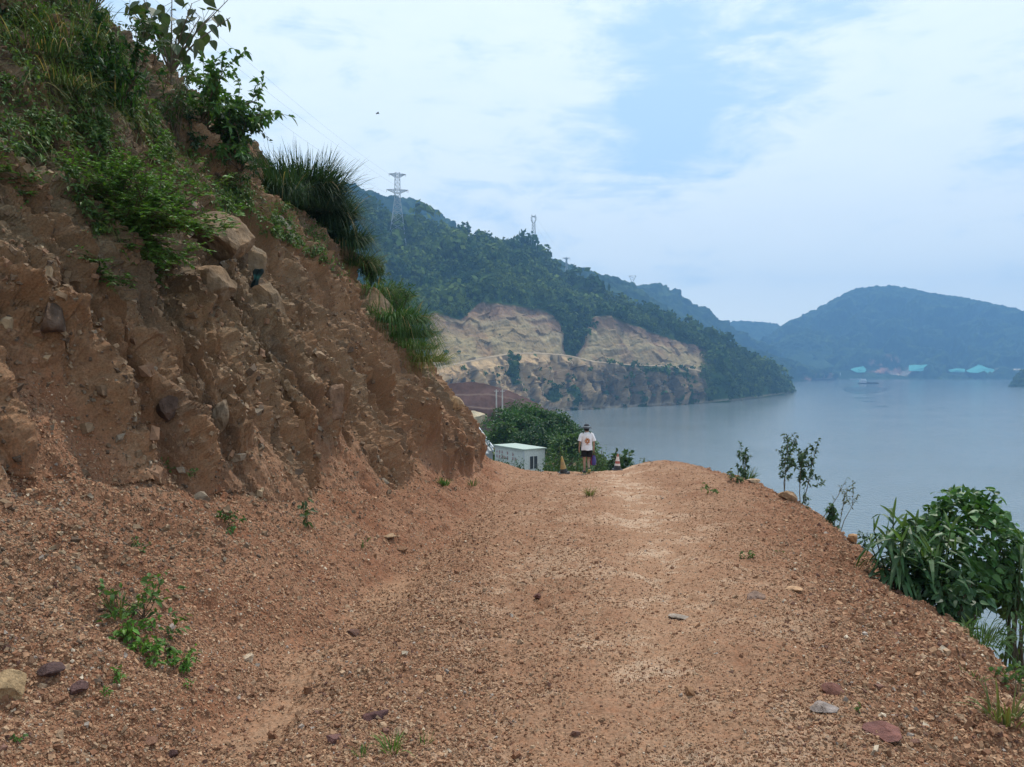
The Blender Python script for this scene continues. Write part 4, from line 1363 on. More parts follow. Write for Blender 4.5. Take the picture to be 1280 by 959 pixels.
def reed_clump(label, px, py, y, seed, stems, L, Wd, col, hgt, lean=(0, 0, 0), tuft=9, drop=1.6):
    """broad ribbon leaves in whorls on canes rooted below the edge"""
    r = np.random.default_rng(seed)
    c = at(px, py, y)
    root = thing('reed_clump', label, 'reed', Vector((c - np.array([0, 0, drop])).tolist()))
    st, fo = MB(), MB()
    for s in range(stems):
        top = np.array([r.normal(0, hgt * .42), r.normal(0, hgt * .3), drop + r.uniform(-.5, .45) * hgt]) + np.array(lean) * r.random()
        b = r.normal(0, .12, 3) * np.array([1, 1, 0])
        mid_ = b * .5 + top * .5 + np.array([0, 0, .15])
        pts = np.array([b, b * .6 + mid_ * .4, mid_, mid_ * .4 + top * .6, top])
        st.tube(pts, np.linspace(.014, .006, 5), (.06, .085, .03), n=5)
        k = tuft
        lp, ld = along(r, pts, k, .55, 1.0)
        a = r.random(k) * 2 * np.pi
        dr = unit(np.stack([np.cos(a), np.sin(a), r.uniform(.1, .95, k)], -1) + ld * .25)
        nn = unit(np.stack([-np.cos(a) * .5, -np.sin(a) * .5, np.ones(k)], -1) + r.normal(0, .2, (k, 3)))
        ln = L * r.uniform(.55, 1.1, k)
        leaves(fo, lp, dr, nn, ln, Wd * r.uniform(.7, 1.15, k), 'blade', vary(col, k, r, .3), r.uniform(.5, 1.3, k))
        # upright young leaf
        leaves(fo, np.repeat(top[None], 2, 0), unit(np.array([[.35, 0, 1.], [-.4, .05, 1.]]) + r.normal(0, .3, (2, 3))), unit(r.normal(0, .3, (2, 3)) + np.array([0, -1., .2])), L * r.uniform(.3, .5, 2), Wd * .6, 'blade', vary((.075, .15, .032), 2, r, .25), .25)
    st.build('cane', M_BARK, root)
    fo.build('foliage', M_GLOSS, root)
    return root


reed_clump('big clump of broad ribbon leaved reed rising behind the outer edge of the track', 1136, 672, 8.5, 301, 26, .60, .054, (.036, .090, .028), .58)
reed_clump('fan of stiff ribbon leaves beyond the vine covered bush at the right', 1275, 690, 8.6, 302, 5, .5, .035, (.05, .10, .035), .3)
reed_clump('small ribbon leaved clump hanging at the edge below the vine covered bush', 1215, 790, 7.6, 303, 5, .34, .034, (.045, .095, .03), .28, drop=.6)


def vine_bush(label, px, py, y, seed, rad, n, L, col, drop=1.5, name='vine_bush', kind='heart', asp=.85):
    r = np.random.default_rng(seed)
    c = at(px, py, y)
    root = thing(name, label, 'bush', Vector((c - np.array([0, 0, drop])).tolist()))
    st, fo = MB(), MB()
    for s in range(9):
        e = r.normal(0, 1, 3)
        e = unit(e) * np.array(rad) * .8 + np.array([0, 0, drop])
        pts = np.array([r.normal(0, .05, 3), e * np.array([.3, .3, .5]), e * np.array([.7, .7, .8]), e])
        st.tube(pts, np.linspace(.016, .005, 4), (.09, .075, .05), n=5)
    d = unit(r.normal(0, 1, (n, 3)))
    lump = 1 + .22 * np.sin(d[:, 0] * 4 + 1 + seed) * np.cos(d[:, 2] * 5) + .1 * np.sin(d[:, 1] * 9 + seed)
    Pp = d * (np.array(rad)[None] * (lump * r.uniform(.55, 1.02, n) ** .6)[:, None]) + np.array([0, 0, drop])
    dr = unit(d * .7 + r.normal(0, .5, (n, 3)) + np.array([0, 0, -.45]))
    nn = unit(d * .6 + r.normal(0, .4, (n, 3)) + np.array([0, 0, .6]))
    s = r.uniform(.55, 1.2, n)
    leaves(fo, Pp, dr, nn, L * s, L * asp * s, kind, vary(col, n, r, .35), .15)
    st.build('stem', M_BARK, root)
    fo.build('foliage', M_GLOSS, root)
    return root


vine_bush('rounded bush covered in glossy heart shaped vine leaves right of the big reed clump', 1204, 682, 9.0, 311, (.66, .5, .66), 2300, .090, (.048, .122, .030))
vine_bush('low dark vine leaves hanging beneath the big reed clump', 1185, 742, 8.2, 312, (.40, .35, .28), 480, .09, (.03, .075, .024), 1.0)
vine_bush('vine leaves hanging at the right edge above the water gap', 1268, 730, 8.8, 313, (.30, .3, .34), 380, .085, (.055, .115, .03), 1.2)
vine_bush('thin leafy spray below the water gap at the right edge', 1282, 805, 7.4, 314, (.22, .25, .30), 170, .085, (.05, .10, .035), .8, kind='ovate', asp=.45)
p, n = hit(1150, 716)
grass_clump('edge_grass', 'fine drooping grass at the foot of the big reed clump', p + np.array([.15, .1, -.05]), 316, 140, .55, .009, .7, (.2, 0, 0), .16, (.07, .12, .035), .8)
p, n = hit(1222, 800)
grass_clump('edge_grass', 'grass tuft on the edge above the upright yellow green weed', p + np.array([.12, .1, -.05]), 317, 110, .42, .008, .7, (.2, 0, 0), .14, (.06, .11, .035), .7)

# saplings along the outer edge
def sapling(px, py, tx, ty, seed, label, n, L, stems=1, col=(.045, .085, .04), name='sapling', cat='sapling', w=.45, low_leaf=.35, tw=7, yoff=.35):
    p, nn_ = hit(px, py)
    r = np.random.default_rng(seed)
    p = p + np.array([.15, yoff, -.2])
    root = thing(name, label, cat, Vector(p.tolist()))
    st, fo = MB(), MB()
    top = at(tx, ty, p[1]) - p
    H_ = np.linalg.norm(top)
    for s in range(stems):
        e = top * r.uniform(.85, 1.0) + r.normal(0, .06, 3) * H_ * (s > 0)
        pts = np.array([r.normal(0, .015, 3), e * .33 + r.normal(0, .02, 3) * H_, e * .66 + r.normal(0, .03, 3) * H_, e])
        st.tube(pts, np.linspace(.014, .004, 4) * (H_ / 1.6), (.11, .09, .06), n=5)
        tp, td = along(r, pts, tw, low_leaf, .97)
        lines = [pts]
        for a, b in zip(tp, td):
            dd = unit(b * .9 + r.normal(0, .5, 3))
            t_ = grow(r, a, dd, H_ * r.uniform(.13, .3), 4, .15, .03)
            st.tube(t_, .003, (.10, .085, .055), n=3, cap=False)
            lines.append(t_)
        per = max(1, n // (stems * len(lines)))
        for ln_ in lines:
            lp, ld = along(r, ln_, per, .3 if ln_ is not pts else .6, 1.0)
            dr = unit(ld * .4 + r.normal(0, .6, (per, 3)))
            q = unit(r.normal(0, .5, (per, 3)) + np.array([0, -.2, .8]))
            leaves(fo, lp, dr, q, L * r.uniform(.6, 1.2, per), L * w, 'ovate', vary(col, per, r), .3)
    st.build('stem', M_BARK, root)
    fo.build('foliage', M_LEAF, root)
    return root


sapling(981, 612, 984, 549, 321, 'slender upright sapling with small leaves, left of the pair on the outer edge', 460, .10, 2, tw=12)
sapling(1000, 628, 1022, 553, 322, 'slender leaning sapling with small leaves, right of the pair on the outer edge', 560, .10, 2, tw=13)
sapling(931, 592, 926, 556, 323, 'small bushy sapling at the far end of the outer edge', 260, .12, 3, (.035, .075, .03), low_leaf=.1)
p, n = hit(936, 594)
grass_clump('edge_grass', 'green grass tuft in front of the small bushy sapling', p + np.array([.1, .3, -.1]), 324, 140, .75, .016, .6, (.2, 0, 0), .2, (.05, .11, .03), .5)
sapling(1024, 645, 1062, 592, 325, 'bare leaning twig on the outer edge', 16, .06, 1, tw=4, cat='twig', name='bare_twig')
sapling(1045, 658, 1038, 632, 326, 'low round leafy bush on the outer edge between twig and reeds', 220, .09, 4, (.04, .085, .035), low_leaf=.1, name='small_bush', cat='bush')
sapling(1052, 660, 1068, 608, 327, 'thin pale sapling with sparse leaves beside the big reed clump', 150, .055, 2, (.09, .11, .07))
sapling(1006, 634, 1006, 612, 328, 'tiny leafy weed at the foot of the leaning sapling', 90, .07, 2, (.05, .10, .04), name='edge_weed', cat='weed', low_leaf=.1)
sapling(1078, 682, 1086, 662, 329, 'tiny leafy weed on the edge left of the big reed clump', 70, .08, 2, (.05, .10, .04), name='edge_weed', cat='weed', low_leaf=.1)

# ------------------------------------------------------------------ ground beyond the crest
def lowz(x, y):
    return float(macro(np.array([[x]], np.float32), np.array([[y]], np.float32))[0][0, 0])


def broad_tree(label, px, ptop, y, seed, width, n, col, L=.42, zb=None, name='broadleaf_tree', cat='tree', group=None, clumps=26, lean=0):
    """trunk, limbs and a crown of leaf clumps; the crown top sits at the photo's height for that distance"""
    r = np.random.default_rng(seed)
    top = at(px, ptop - 7, y)
    zb = lowz(top[0], y) if zb is None else zb
    Ht = top[2] - zb
    root = thing(name, label, cat, Vector((top[0], y, zb)), 0, group)
    st, fo = MB(), MB()
    tr = np.array([[0, 0, 0], [.03 * width, 0, Ht * .25], [-.02 * width, .02 * width, Ht * .5], [lean, 0, Ht * .72]])
    st.tube(tr, np.array([.035, .03, .023, .012]) * Ht, (.12, .09, .065), n=8)
    per = n // clumps
    for c in range(clumps):
        d = unit(r.normal(0, 1, 3))
        d[2] = abs(d[2]) * .9 - .25
        q = np.array([0, 0, Ht * .56]) + d * np.array([width * .42, width * .42, Ht * .40]) * r.uniform(.55, 1.0)
        st.tube([tr[2] * r.uniform(.7, 1), tr[2] * .3 + q * .7 - np.array([0, 0, .03 * Ht]), q], np.array([.010, .006, .003]) * Ht, (.11, .085, .06), n=4, cap=False)
        e = unit(r.normal(0, 1, (per, 3)))
        e[:, 2] = np.where(e[:, 2] < -.3, -e[:, 2], e[:, 2])
        cr = width * r.uniform(.11, .2)
        Pp = q + e * (cr * r.uniform(.45, 1.05, per))[:, None] * np.array([1.15, 1.15, .8])
        Pp[:, 2] = np.minimum(Pp[:, 2], Ht)
        dr = unit(e * .6 + r.normal(0, .6, (per, 3)) + np.array([0, 0, -.2]))
        nn = unit(e * .5 + r.normal(0, .5, (per, 3)) + np.array([0, 0, .6]))
        s = r.uniform(.6, 1.2, per)
        leaves(fo, Pp, dr, nn, L * s, L * .5 * s, 'ovate', vary(np.array(col) * r.uniform(.75, 1.3), per, r, .3), .2)
    st.build('trunk', M_BARK, root)
    fo.build('crown', M_LEAF, root)
    return root


TG = (.040, .092, .024)
broad_tree('tall dense green tree in the middle of the grove behind the white site hut', 655, 501, 96, 401, 9.5, 5200, TG)
broad_tree('rounded green tree on the right side of the grove nearest the water', 694, 512, 92, 402, 7.5, 3800, (.036, .085, .024))
broad_tree('yellowish green tree on the left side of the grove beside the guardrail', 634, 524, 90, 403, 4.6, 2400, (.050, .100, .026))
broad_tree('low dark tree at the front of the grove just behind the hut roof', 668, 532, 86, 404, 6.5, 3000, (.030, .072, .020))
broad_tree('light green shrubby tree at the right foot of the grove', 712, 536, 78, 405, 6.0, 2600, (.052, .10, .028))
broad_tree('tallest back tree showing behind the middle of the grove', 672, 506, 106, 406, 8.0, 3000, (.034, .078, .022))
# bushes just over the crest
def near_bush(label, px, ptop, y, seed, w, n, L, col, kind='ovate', asp=.5, name='roadside_bush'):
    r = np.random.default_rng(seed)
    top = at(px, ptop, y)
    zb = lowz(top[0], y)
    Ht = max(.5, top[2] - zb)
    root = thing(name, label, 'bush', Vector((top[0], y, zb)))
    st, fo = MB(), MB()
    ns = 14
    per = n // ns
    for s in range(ns):
        e = np.array([r.normal(0, w * .26), r.normal(0, w * .2), Ht * r.uniform(.55, 1.0)])
        pts = np.array([r.normal(0, .05, 3), e * np.array([.35, .35, .5]), e])
        st.tube(pts, [.03, .02, .006], (.11, .085, .06), n=5)
        q = unit(r.normal(0, 1, (per, 3)))
        cr = w * r.uniform(.12, .22)
        Pp = e + q * (cr * r.uniform(.3, 1.05, per))[:, None] - np.array([0, 0, cr * .6])
        Pp[:, 2] -= np.abs(r.normal(0, .2, per)) * Ht
        dr = unit(q * .5 + r.normal(0, .6, (per, 3)) + np.array([0, 0, -.2]))
        nn = unit(q * .4 + r.normal(0, .5, (per, 3)) + np.array([0, -.1, .6]))
        k = r.uniform(.6, 1.25, per)
        leaves(fo, Pp, dr, nn, L * k, L * asp * k, kind, vary(np.array(col) * r.uniform(.8, 1.25), per, r, .3), .25)
    st.build('stem', M_BARK, root)
    fo.build('foliage', M_LEAF, root)
    return root


near_bush('yellow green bush between the left traffic cone and the walker', 708, 556, 43, 411, 2.6, 1500, .16, (.055, .10, .026))
near_bush('bushy green shrub right behind the walker', 748, 558, 40, 412, 2.2, 1200, .15, (.055, .095, .03))
near_bush('large leaved bush behind the right traffic cone', 772, 557, 36, 413, 1.7, 650, .20, (.035, .075, .028), 'heart', .8)
near_bush('dark green bush at the far end of the white hut', 688, 562, 50, 414, 2.4, 1200, .17, (.034, .078, .022))
near_bush('tiny leafy sprig at the crest right of the right traffic cone', 806, 573, 34, 415, .7, 160, .13, (.06, .10, .035))
near_bush('leafy shrub against the long wall of the white hut', 640, 570, 66, 416, 2.6, 1000, .2, (.036, .082, .024))
near_bush('small shrub at the left corner of the white hut', 628, 566, 68, 417, 1.6, 600, .18, (.04, .085, .026))
near_bush('shrub under the dark window of the white hut', 676, 578, 62, 418, 1.6, 600, .18, (.05, .10, .04))
# undergrowth over the low ground
r = np.random.default_rng(420)
ii_, jj_ = np.nonzero((Y > 36) & (Y < 148) & (Q < 6) & (np.abs(T) < .9))
k = r.choice(len(ii_), 5200)
pp = P[ii_[k], jj_[k]]
cols = cmix(np.array(G_MID), np.array(G_FRESH) * .8, r.random(len(pp)))
crowns('undergrowth', 'rough undergrowth over the low ground beyond the crest', pp + np.array([0, 0, .3]), r.uniform(.4, 1.1, len(pp)), cols, r, nq=22, qs=.3, mat=M_LEAF)

# --- the white site hut
HY = 76.0
a0 = at(618.5, 557, 80.5)
a1 = at(655, 557, 76.0)
a2 = at(680.5, 557, 77.6)
hz_top = at(655, 563, 76.0)[2]
ex = unit((a1 - a0) * np.array([1, 1, 0]))
ey = unit((a2 - a1) * np.array([1, 1, 0]))
ey = unit(ey - ex * (ey @ ex))
LX, LY, LZ = np.linalg.norm((a1 - a0)[:2]), 2.6, 2.75
root = thing('site_hut', 'small white flat roofed site hut with faded writing on its long wall', 'hut', Vector((a1[0], a1[1], hz_top - LZ)))
B3 = np.stack([ex, ey, np.array([0, 0, 1.])], 1)


def hutp(u, v, w):          # u back from the near corner along the long wall, v across the end wall, w up
    return B3 @ np.array([-u, v, w])


def hbox(name, u, v, w, s, col, mat=M_PAINT, par=root):
    m = MB()
    m.box(hutp(u, v, w), s, col, B3)
    return m.build(name, mat, par)


hbox('wall', LX / 2, LY / 2, LZ / 2, (LX, LY, LZ), (.52, .54, .52))
hbox('roof', LX / 2, LY / 2, LZ + .06, (LX + .3, LY + .3, .12), (.33, .39, .34))
hbox('corner_post', .04, .0, LZ / 2, (.12, .12, LZ), (.42, .44, .45))
hbox('fascia', LX / 2, -.02, LZ - .12, (LX, .05, .2), (.45, .47, .46))
w_ = hbox('window', -.02, 1.15, 1.45, (.06, 1.0, 1.25), (.03, .035, .04))
for k in (-.5, 0.0, .5):
    hbox('frame', -.05, 1.15 + k, 1.45, (.04, .07, 1.3), (.6, .6, .58), par=w_)
# faded writing: two rows of worn characters
r = np.random.default_rng(430)
for row, (z, h) in enumerate(((2.18, .42), (1.68, .42))):
    for k in range(9):
        u = LX - .45 - k * .5
        if u < 1.3 or (k in (3, 7) and row == 0) or k == 5:
            continue
        m = MB()
        ck = (.26 + .05 * r.random(), .12, .125)
        m.box(hutp(u, -.012, z), (.30, .012, .06), ck, B3)
        m.box(hutp(u, -.016, z), (.06, .012, .36), ck, B3)
        if r.random() < .7:
            m.box(hutp(u, -.020, z + .13), (.24, .012, .05), ck, B3)
        if r.random() < .7:
            m.box(hutp(u, -.020, z - .15), (r.uniform(.14, .32), .012, .05), ck, B3)
        m.build('written_character', M_PAINT, root)

# --- concrete road with guardrail beyond the cut, left of the hut
near_p, far_p = at(597, 567, 84), at(567, 509, 165)
def strip(name, offs, wid, thick, col, mat, z_add=0.0):
    a = near_p + np.array([0, 0, z_add])
    b = far_p + np.array([0, 0, z_add])
    ax = unit(b - a)
    sx = unit(np.cross(ax, [0, 0, 1.]))
    pts = [a + (b - a) * t for t in np.linspace(.0, 1, 9)]
    V = []
    for q in pts:
        for s, dz in ((offs - wid / 2, 0), (offs + wid / 2, 0), (offs + wid / 2, -thick), (offs - wid / 2, -thick)):
            V.append(q + sx * s + np.array([0, 0, dz]))
    Fq = []
    for i in range(8):
        for k in range(4):
            Fq.append([i * 4 + k, i * 4 + (k + 1) % 4, i * 4 + 4 + (k + 1) % 4, i * 4 + 4 + k])
    Fq += [[0, 3, 2, 1], [32, 33, 34, 35]]
    return V, Fq, sx, ax


V, Fq, sx, ax = strip('', 0, 3.4, 4.5, None, None)
m = MB().add(V, Fq, None, (.27, .285, .29))
tag(m.build('concrete_road', M_CONC), 'grey concrete road beyond the end of the earth cut', kind='structure')
root = thing('guardrail', 'pale guardrail with posts along the concrete road', 'guardrail', Vector((near_p + sx * 1.75).tolist()))
off = near_p + sx * 1.75
for dz, part in ((.75, 'rail'), (.38, 'rail')):
    V2, F2, _, _ = strip('', 1.75, .08, .2, None, None, dz)
    MB().add(np.array(V2) - off, F2, None, (.62, .64, .65)).build(part, M_STEEL, root)
for t in np.linspace(.02, .98, 14):
    q = near_p + (far_p - near_p) * t + sx * 1.75 - off
    MB().box(q + np.array([0, 0, .35]), (.12, .12, .8), (.45, .46, .47)).build('post', M_STEEL, root)
V2, F2, _, _ = strip('', 1.45, .25, .35, None, None, .30)
tag(MB().add(V2, F2, None, (.30, .30, .29)).build('kerb_wall', M_CONC), 'low grey concrete kerb wall beneath the guardrail', 'kerb wall')
q = at(605, 562, 90)
m = MB().lathe([(0, 0), (.16, 0), (.17, .5), (.12, .62), (0, .66)], 12, (.75, .76, .76))
o = m.build('marker_stone', M_PAINT)
o.location = Vector((q - np.array([0, 0, .1])).tolist())
tag(o, 'small white marker stone on the concrete road', 'marker')
o = MB().box((0, 0, .4), (.4, .25, .8), (.03, .03, .035), taper=.8).build('dark_post', M_PAINT)
o.location = Vector((at(601, 563, 90) - np.array([0, 0, .2])).tolist())
tag(o, 'short dark post beside the white marker stone', 'post')

# --- terraced purple earth slope
pd = 150.0
def psurf():
    lines = [[(548, 484, 158), (565, 479, 158), (590, 477, 160), (612, 481, 160), (640, 490, 156), (668, 502, 150), (690, 516, 148)],
             [(548, 493, 154), (575, 493, 153), (612, 492, 153), (640, 498, 150), (668, 507, 147), (690, 519, 145)],
             [(548, 494.5, 152.5), (575, 494.5, 151.5), (612, 493.5, 151.5), (640, 499.5, 148.5), (668, 508, 146), (690, 520, 144)],
             [(548, 508, 148), (580, 508, 147), (612, 510, 146), (640, 510, 144), (668, 516, 142), (690, 524, 142)],
             [(548, 509.5, 146), (580, 509.5, 145), (612, 511.5, 144), (640, 512, 142.5), (668, 517.5, 141), (690, 525, 141)],
             [(548, 548, 140), (580, 548, 138), (612, 548, 138), (640, 546, 138), (668, 545, 138), (690, 545, 138)]]
    return lines


pl = psurf()
PS, PT, PXS = loft([under(pl[0], -8, -14)] + pl, [6, 16, 4, 16, 4, 24], 548, 690, 120)
T2 = np.repeat(PT[:, None], 120, 1)
bl = (sstep(1.96, 2.02, T2) * (1 - sstep(2.98, 3.05, T2)) + sstep(3.96, 4.02, T2) * (1 - sstep(4.98, 5.05, T2)))
cc = cmix(np.array([.050, .032, .032]), np.array([.070, .043, .041]), np.clip(.5 + fbm(PS[..., 0] * .5, PS[..., 2] * .8, 4, 441), 0, 1))
cc = cmix(cc, np.array([.095, .068, .058]), bl * .7)
n0 = grid_normals(PS)
PS = PS + n0 * (.14 * fbm(PS[..., 0] * .8, PS[..., 2] * .8, 4, 443))[..., None]
tag(np_mesh('purple_earth_slope', PS.reshape(-1, 3), [grid_faces(*PS.shape[:2])], cc.reshape(-1, 3), M_CLIFF, True), 'terraced purple brown earth slope with pale benches', kind='structure')
V, Fc, c = rock_mesh('rock_mound', (5.2, 4, 4.4), 77, (.36, .31, .22), planes=5)
o = np_mesh('rock_mound', V, [Fc], c, M_ROCK, True)
o.location = Vector((at(592, 527, 128)).tolist())
tag(o, 'rounded tan rock mound beyond the guardrail', 'rock mound')
for px, lab in ((620.5, 'left slim pale pole in front of the purple earth slope'), (628, 'right slim pale pole in front of the purple earth slope')):
    b, t = at(px, 516, 118), at(px, 487, 118)
    root = thing('utility_pole', lab, 'pole', Vector(b.tolist()))
    MB().tube([(0, 0, -2), t - b], [.12, .09], (.45, .44, .42), n=8).build('shaft', M_CONC, root)
    MB().box(t - b - np.array([0, 0, .25]), (.7, .1, .1), (.40, .40, .40)).build('crossarm', M_CONC, root)

# ------------------------------------------------------------------ traffic cones
def ground_at(px, py):
    return hit(px, py)[0]


def cone(px, py, h, label, bands, tilt, seed):
    p = ground_at(px, py)
    root = thing('traffic_cone', label, 'traffic cone', Vector((p + np.array([0, 0, -.01])).tolist()))
    root.rotation_euler = tilt
    m = MB().box((0, 0, .03), (.40 * h / .7, .40 * h / .7, .06), (.035, .035, .035), taper=.94)
    m.lathe([(.155, .06), (.150, .10), (.135, .16), (.122, .19)], 18, (.035, .035, .035), ell=(h / .7, h / .7))
    m.build('base', M_PLAST, root)
    z0 = .19
    rad = lambda z: lerp(.122, .03, (z - .19) / (h - .19)) * h / .7
    for z1, col, nm in bands:
        z1 *= h
        d = .003 if nm == 'band' else 0
        MB().lathe([(rad(z0) + d, z0), (rad(z1) + d, z1)] + ([(0, z1)] if z1 >= h - 1e-6 else []), 18, col).build(nm, M_PLAST, root)
        z0 = z1


cone(704.5, 591, .62, 'faded yellow traffic cone with a black base leaning left of the walker', [(.55, (.38, .26, .10), 'body'), (.72, (.33, .23, .11), 'band'), (1.0, (.40, .27, .09), 'body')], (R(3), R(-9), .3), 1)
cone(771, 586, .63, 'red and white banded traffic cone with a dark base right of the walker', [(.42, (.66, .58, .52), 'band'), (.58, (.36, .10, .07), 'body'), (.84, (.68, .58, .52), 'band'), (1.0, (.40, .15, .11), 'body')], (0, R(2), .1), 2)

# ------------------------------------------------------------------ the walker, seen from behind
pp = ground_at(733.5, 588)
walker = thing('person', 'person in white printed shirt, black shorts and dark brimmed hat walking away from the camera', 'person', Vector((pp + np.array([0, 0, .0])).tolist()), R(4))
M_BODY = bpy.data.materials.new('bare_skin')
M_BODY.use_nodes = True
N = NT(M_BODY.node_tree)
no_ = N.n('ShaderNodeTexNoise', inp={'Scale': 30.0})
N.link(N.ramp(no_.outputs['Fac'], [(.3, (.30, .175, .12)), (.7, (.38, .23, .16))]), M_BODY.node_tree.nodes['Principled BSDF'].inputs['Base Color'])
J = {}
def j(n, x, y, z, r): J[n] = (len(J), (x, y, z), r)
j('pelvis', 0, 0, .92, .115); j('belly', 0, .01, 1.05, .13); j('chest', 0, .02, 1.24, .15); j('upper', 0, .01, 1.38, .115); j('neck', 0, .01, 1.47, .055); j('head0', 0, .03, 1.545, .075); j('head1', 0, .035, 1.63, .085); j('head2', 0, .03, 1.69, .06)
for s, nm in ((-1, 'l'), (1, 'r')):
    j('sh' + nm, s * .17, .01, 1.385, .065); j('el' + nm, s * .255, -.03 if s < 0 else .0, 1.12, .042); j('wr' + nm, s * .265, .05 if s < 0 else .07, .89, .028); j('pa' + nm, s * .262, .06 if s < 0 else .085, .82, .032)
# left leg planted under the body, right foot trailing behind with the heel up
j('hipl', -.085, 0, .86, .095); j('knl', -.085, .05, .48, .058); j('cal', -.085, .02, .34, .056); j('anl', -.08, .0, .085, .036); j('hel', -.08, -.03, .04, .034); j('tol', -.085, .17, .03, .028)
j('hipr', .085, 0, .86, .095); j('knr', .075, .12, .49, .058); j('car', .065, .03, .37, .055); j('anr', .055, -.16, .20, .036); j('her', .055, -.20, .16, .034); j('tor', .055, -.05, .06, .028)
E = [('pelvis', 'belly'), ('belly', 'chest'), ('chest', 'upper'), ('upper', 'neck'), ('neck', 'head0'), ('head0', 'head1'), ('head1', 'head2')]
for nm in 'lr':
    E += [('upper', 'sh' + nm), ('sh' + nm, 'el' + nm), ('el' + nm, 'wr' + nm), ('wr' + nm, 'pa' + nm), ('pelvis', 'hip' + nm), ('hip' + nm, 'kn' + nm), ('kn' + nm, 'ca' + nm), ('ca' + nm, 'an' + nm), ('an' + nm, 'he' + nm), ('an' + nm, 'to' + nm)]
    s = -1 if nm == 'l' else 1
    px_, py_, pz_ = J['pa' + nm][1]
    for f, (dy, ln) in enumerate(((.022, .075), (.007, .085), (-.008, .08), (-.022, .062))):
        j(f'f{f}a' + nm, px_ + s * .004, py_ + dy, pz_ - .035 - ln * .35, .0085)
        j(f'f{f}b' + nm, px_ - s * .012, py_ + dy + .008, pz_ - .035 - ln * .95, .0075)
        E += [('pa' + nm, f'f{f}a' + nm), (f'f{f}a' + nm, f'f{f}b' + nm)]
    j('tha' + nm, px_ - s * .012, py_ + .038, pz_ - .012, .011)
    j('thb' + nm, px_ - s * .02, py_ + .05, pz_ - .055, .009)
    E += [('pa' + nm, 'tha' + nm), ('tha' + nm, 'thb' + nm)]
me = bpy.data.meshes.new('body')
names = sorted(J, key=lambda n: J[n][0])
me.from_pydata([J[n][1] for n in names], [(J[a][0], J[b][0]) for a, b in E], [])
me.materials.append(M_BODY)
body = bpy.data.objects.new('body', me)
COL.objects.link(body)
body.parent = walker
md = body.modifiers.new('skin', 'SKIN')
md.use_smooth_shade = True
lay = me.skin_vertices[0] if me.skin_vertices else None
if lay:
    for n in names:
        d = lay.data[J[n][0]]
        rr_ = J[n][2]
        d.radius = (rr_, rr_ * (.8 if n in ('pelvis', 'belly', 'chest', 'upper') else 1))
        d.use_root = (n == 'pelvis')
body.modifiers.new('sub', 'SUBSURF').render_levels = 1


def rings(mb, secs, n=20, col=(.5, .5, .5)):
    """loft of ellipse sections (x,y,z,rx,ry)"""
    secs = np.array(secs, float)
    th = np.arange(n) / n * 2 * np.pi
    V = np.stack([secs[:, 0:1] + secs[:, 3:4] * np.cos(th), secs[:, 1:2] + secs[:, 4:5] * np.sin(th), np.repeat(secs[:, 2:3], n, 1)], -1)
    V += .006 * np.sin(th * 5 + secs[:, 2:3] * 30)[..., None]
    m_ = len(secs)
    i = np.arange(m_ - 1)[:, None] * n
    jn = np.arange(n)[None]
    Q = np.stack([i + jn, i + (jn + 1) % n, i + n + (jn + 1) % n, i + n + jn], -1).reshape(-1, 4)
    c = np.asarray(col)
    mb.add(V.reshape(-1, 3), Q, None, col)
    return V


m = MB()
rings(m, [(0, .0, .83, .205, .168), (0, .0, .92, .20, .165), (0, .015, 1.05, .19, .145), (0, .02, 1.2, .20, .15), (0, .015, 1.32, .205, .14), (0, .01, 1.40, .185, .115), (0, .01, 1.45, .10, .08), (0, .01, 1.475, .07, .065)], 24, (.74, .73, .76))
for s in (-1, 1):
    m.tube([(s * .13, .01, 1.40), (s * .185, .01, 1.37), (s * .235, 0, 1.25), (s * .262, -.01, 1.15)], [.070, .074, .070, .074], (.74, .73, .76), n=14, cap=False)
sh = m.build('shirt', M_CLOTH, walker, True)
# orange printed motif: a flame-like wheel of strokes with a line of small marks below
m = MB()
r = np.random.default_rng(450)
def back_pt(x, z):
    return np.array([x, .015 - .152 * math.sqrt(max(0.05, 1 - (x / .2) ** 2)) - .012, z])
for k in range(15):
    a = k / 15 * 2 * np.pi
    p0 = back_pt(.03 * math.cos(a) - .0, 1.16 + .035 * math.sin(a))
    p1 = back_pt(.125 * math.cos(a + .35) * r.uniform(.7, 1), 1.165 + .14 * math.sin(a + .35) * r.uniform(.65, 1))
    m.tube([p0, (p0 + p1) / 2 + np.array([0, -.004, .01]), p1], [.014, .013, .006], (.50, .21, .09), n=4)
for k in range(6):
    m.tube([back_pt(-.07 + k * .026, 1.025), back_pt(-.055 + k * .026, 1.028)], .007, (.40, .20, .12), n=4)
m.build('print', M_CLOTH, sh)
m = MB()
rings(m, [(0, 0, .95, .175, .135), (0, 0, .86, .185, .145), (0, .01, .80, .19, .15)], 22, (.016, .016, .018))
for s, yk in ((-1, .03), (1, .06)):
    m.tube([(s * .085, 0, .84), (s * .095, yk * .6, .70), (s * .098, yk, .60)], [.11, .108, .108], (.016, .016, .018), n=14, cap=False)
m.build('shorts', M_CLOTH, walker, True)
m = MB().lathe([(.20, 1.615), (.19, 1.625), (.105, 1.66), (.10, 1.70), (.085, 1.745), (.05, 1.76), (0, 1.765)], 22, (.045, .05, .058), c=(0, .03, 0), ell=(1, 1.05))
m.lathe([(.20, 1.615), (.10, 1.645)], 22, (.04, .045, .05), c=(0, .03, 0), ell=(1, 1.05))
hat = m.build('hat', M_CLOTH, walker, True)
m = MB().lathe([(.112, 1.662), (.108, 1.69)], 22, (.42, .44, .46), c=(0, .03, 0), ell=(1, 1.05))
m.build('hat_band', M_CLOTH, hat)
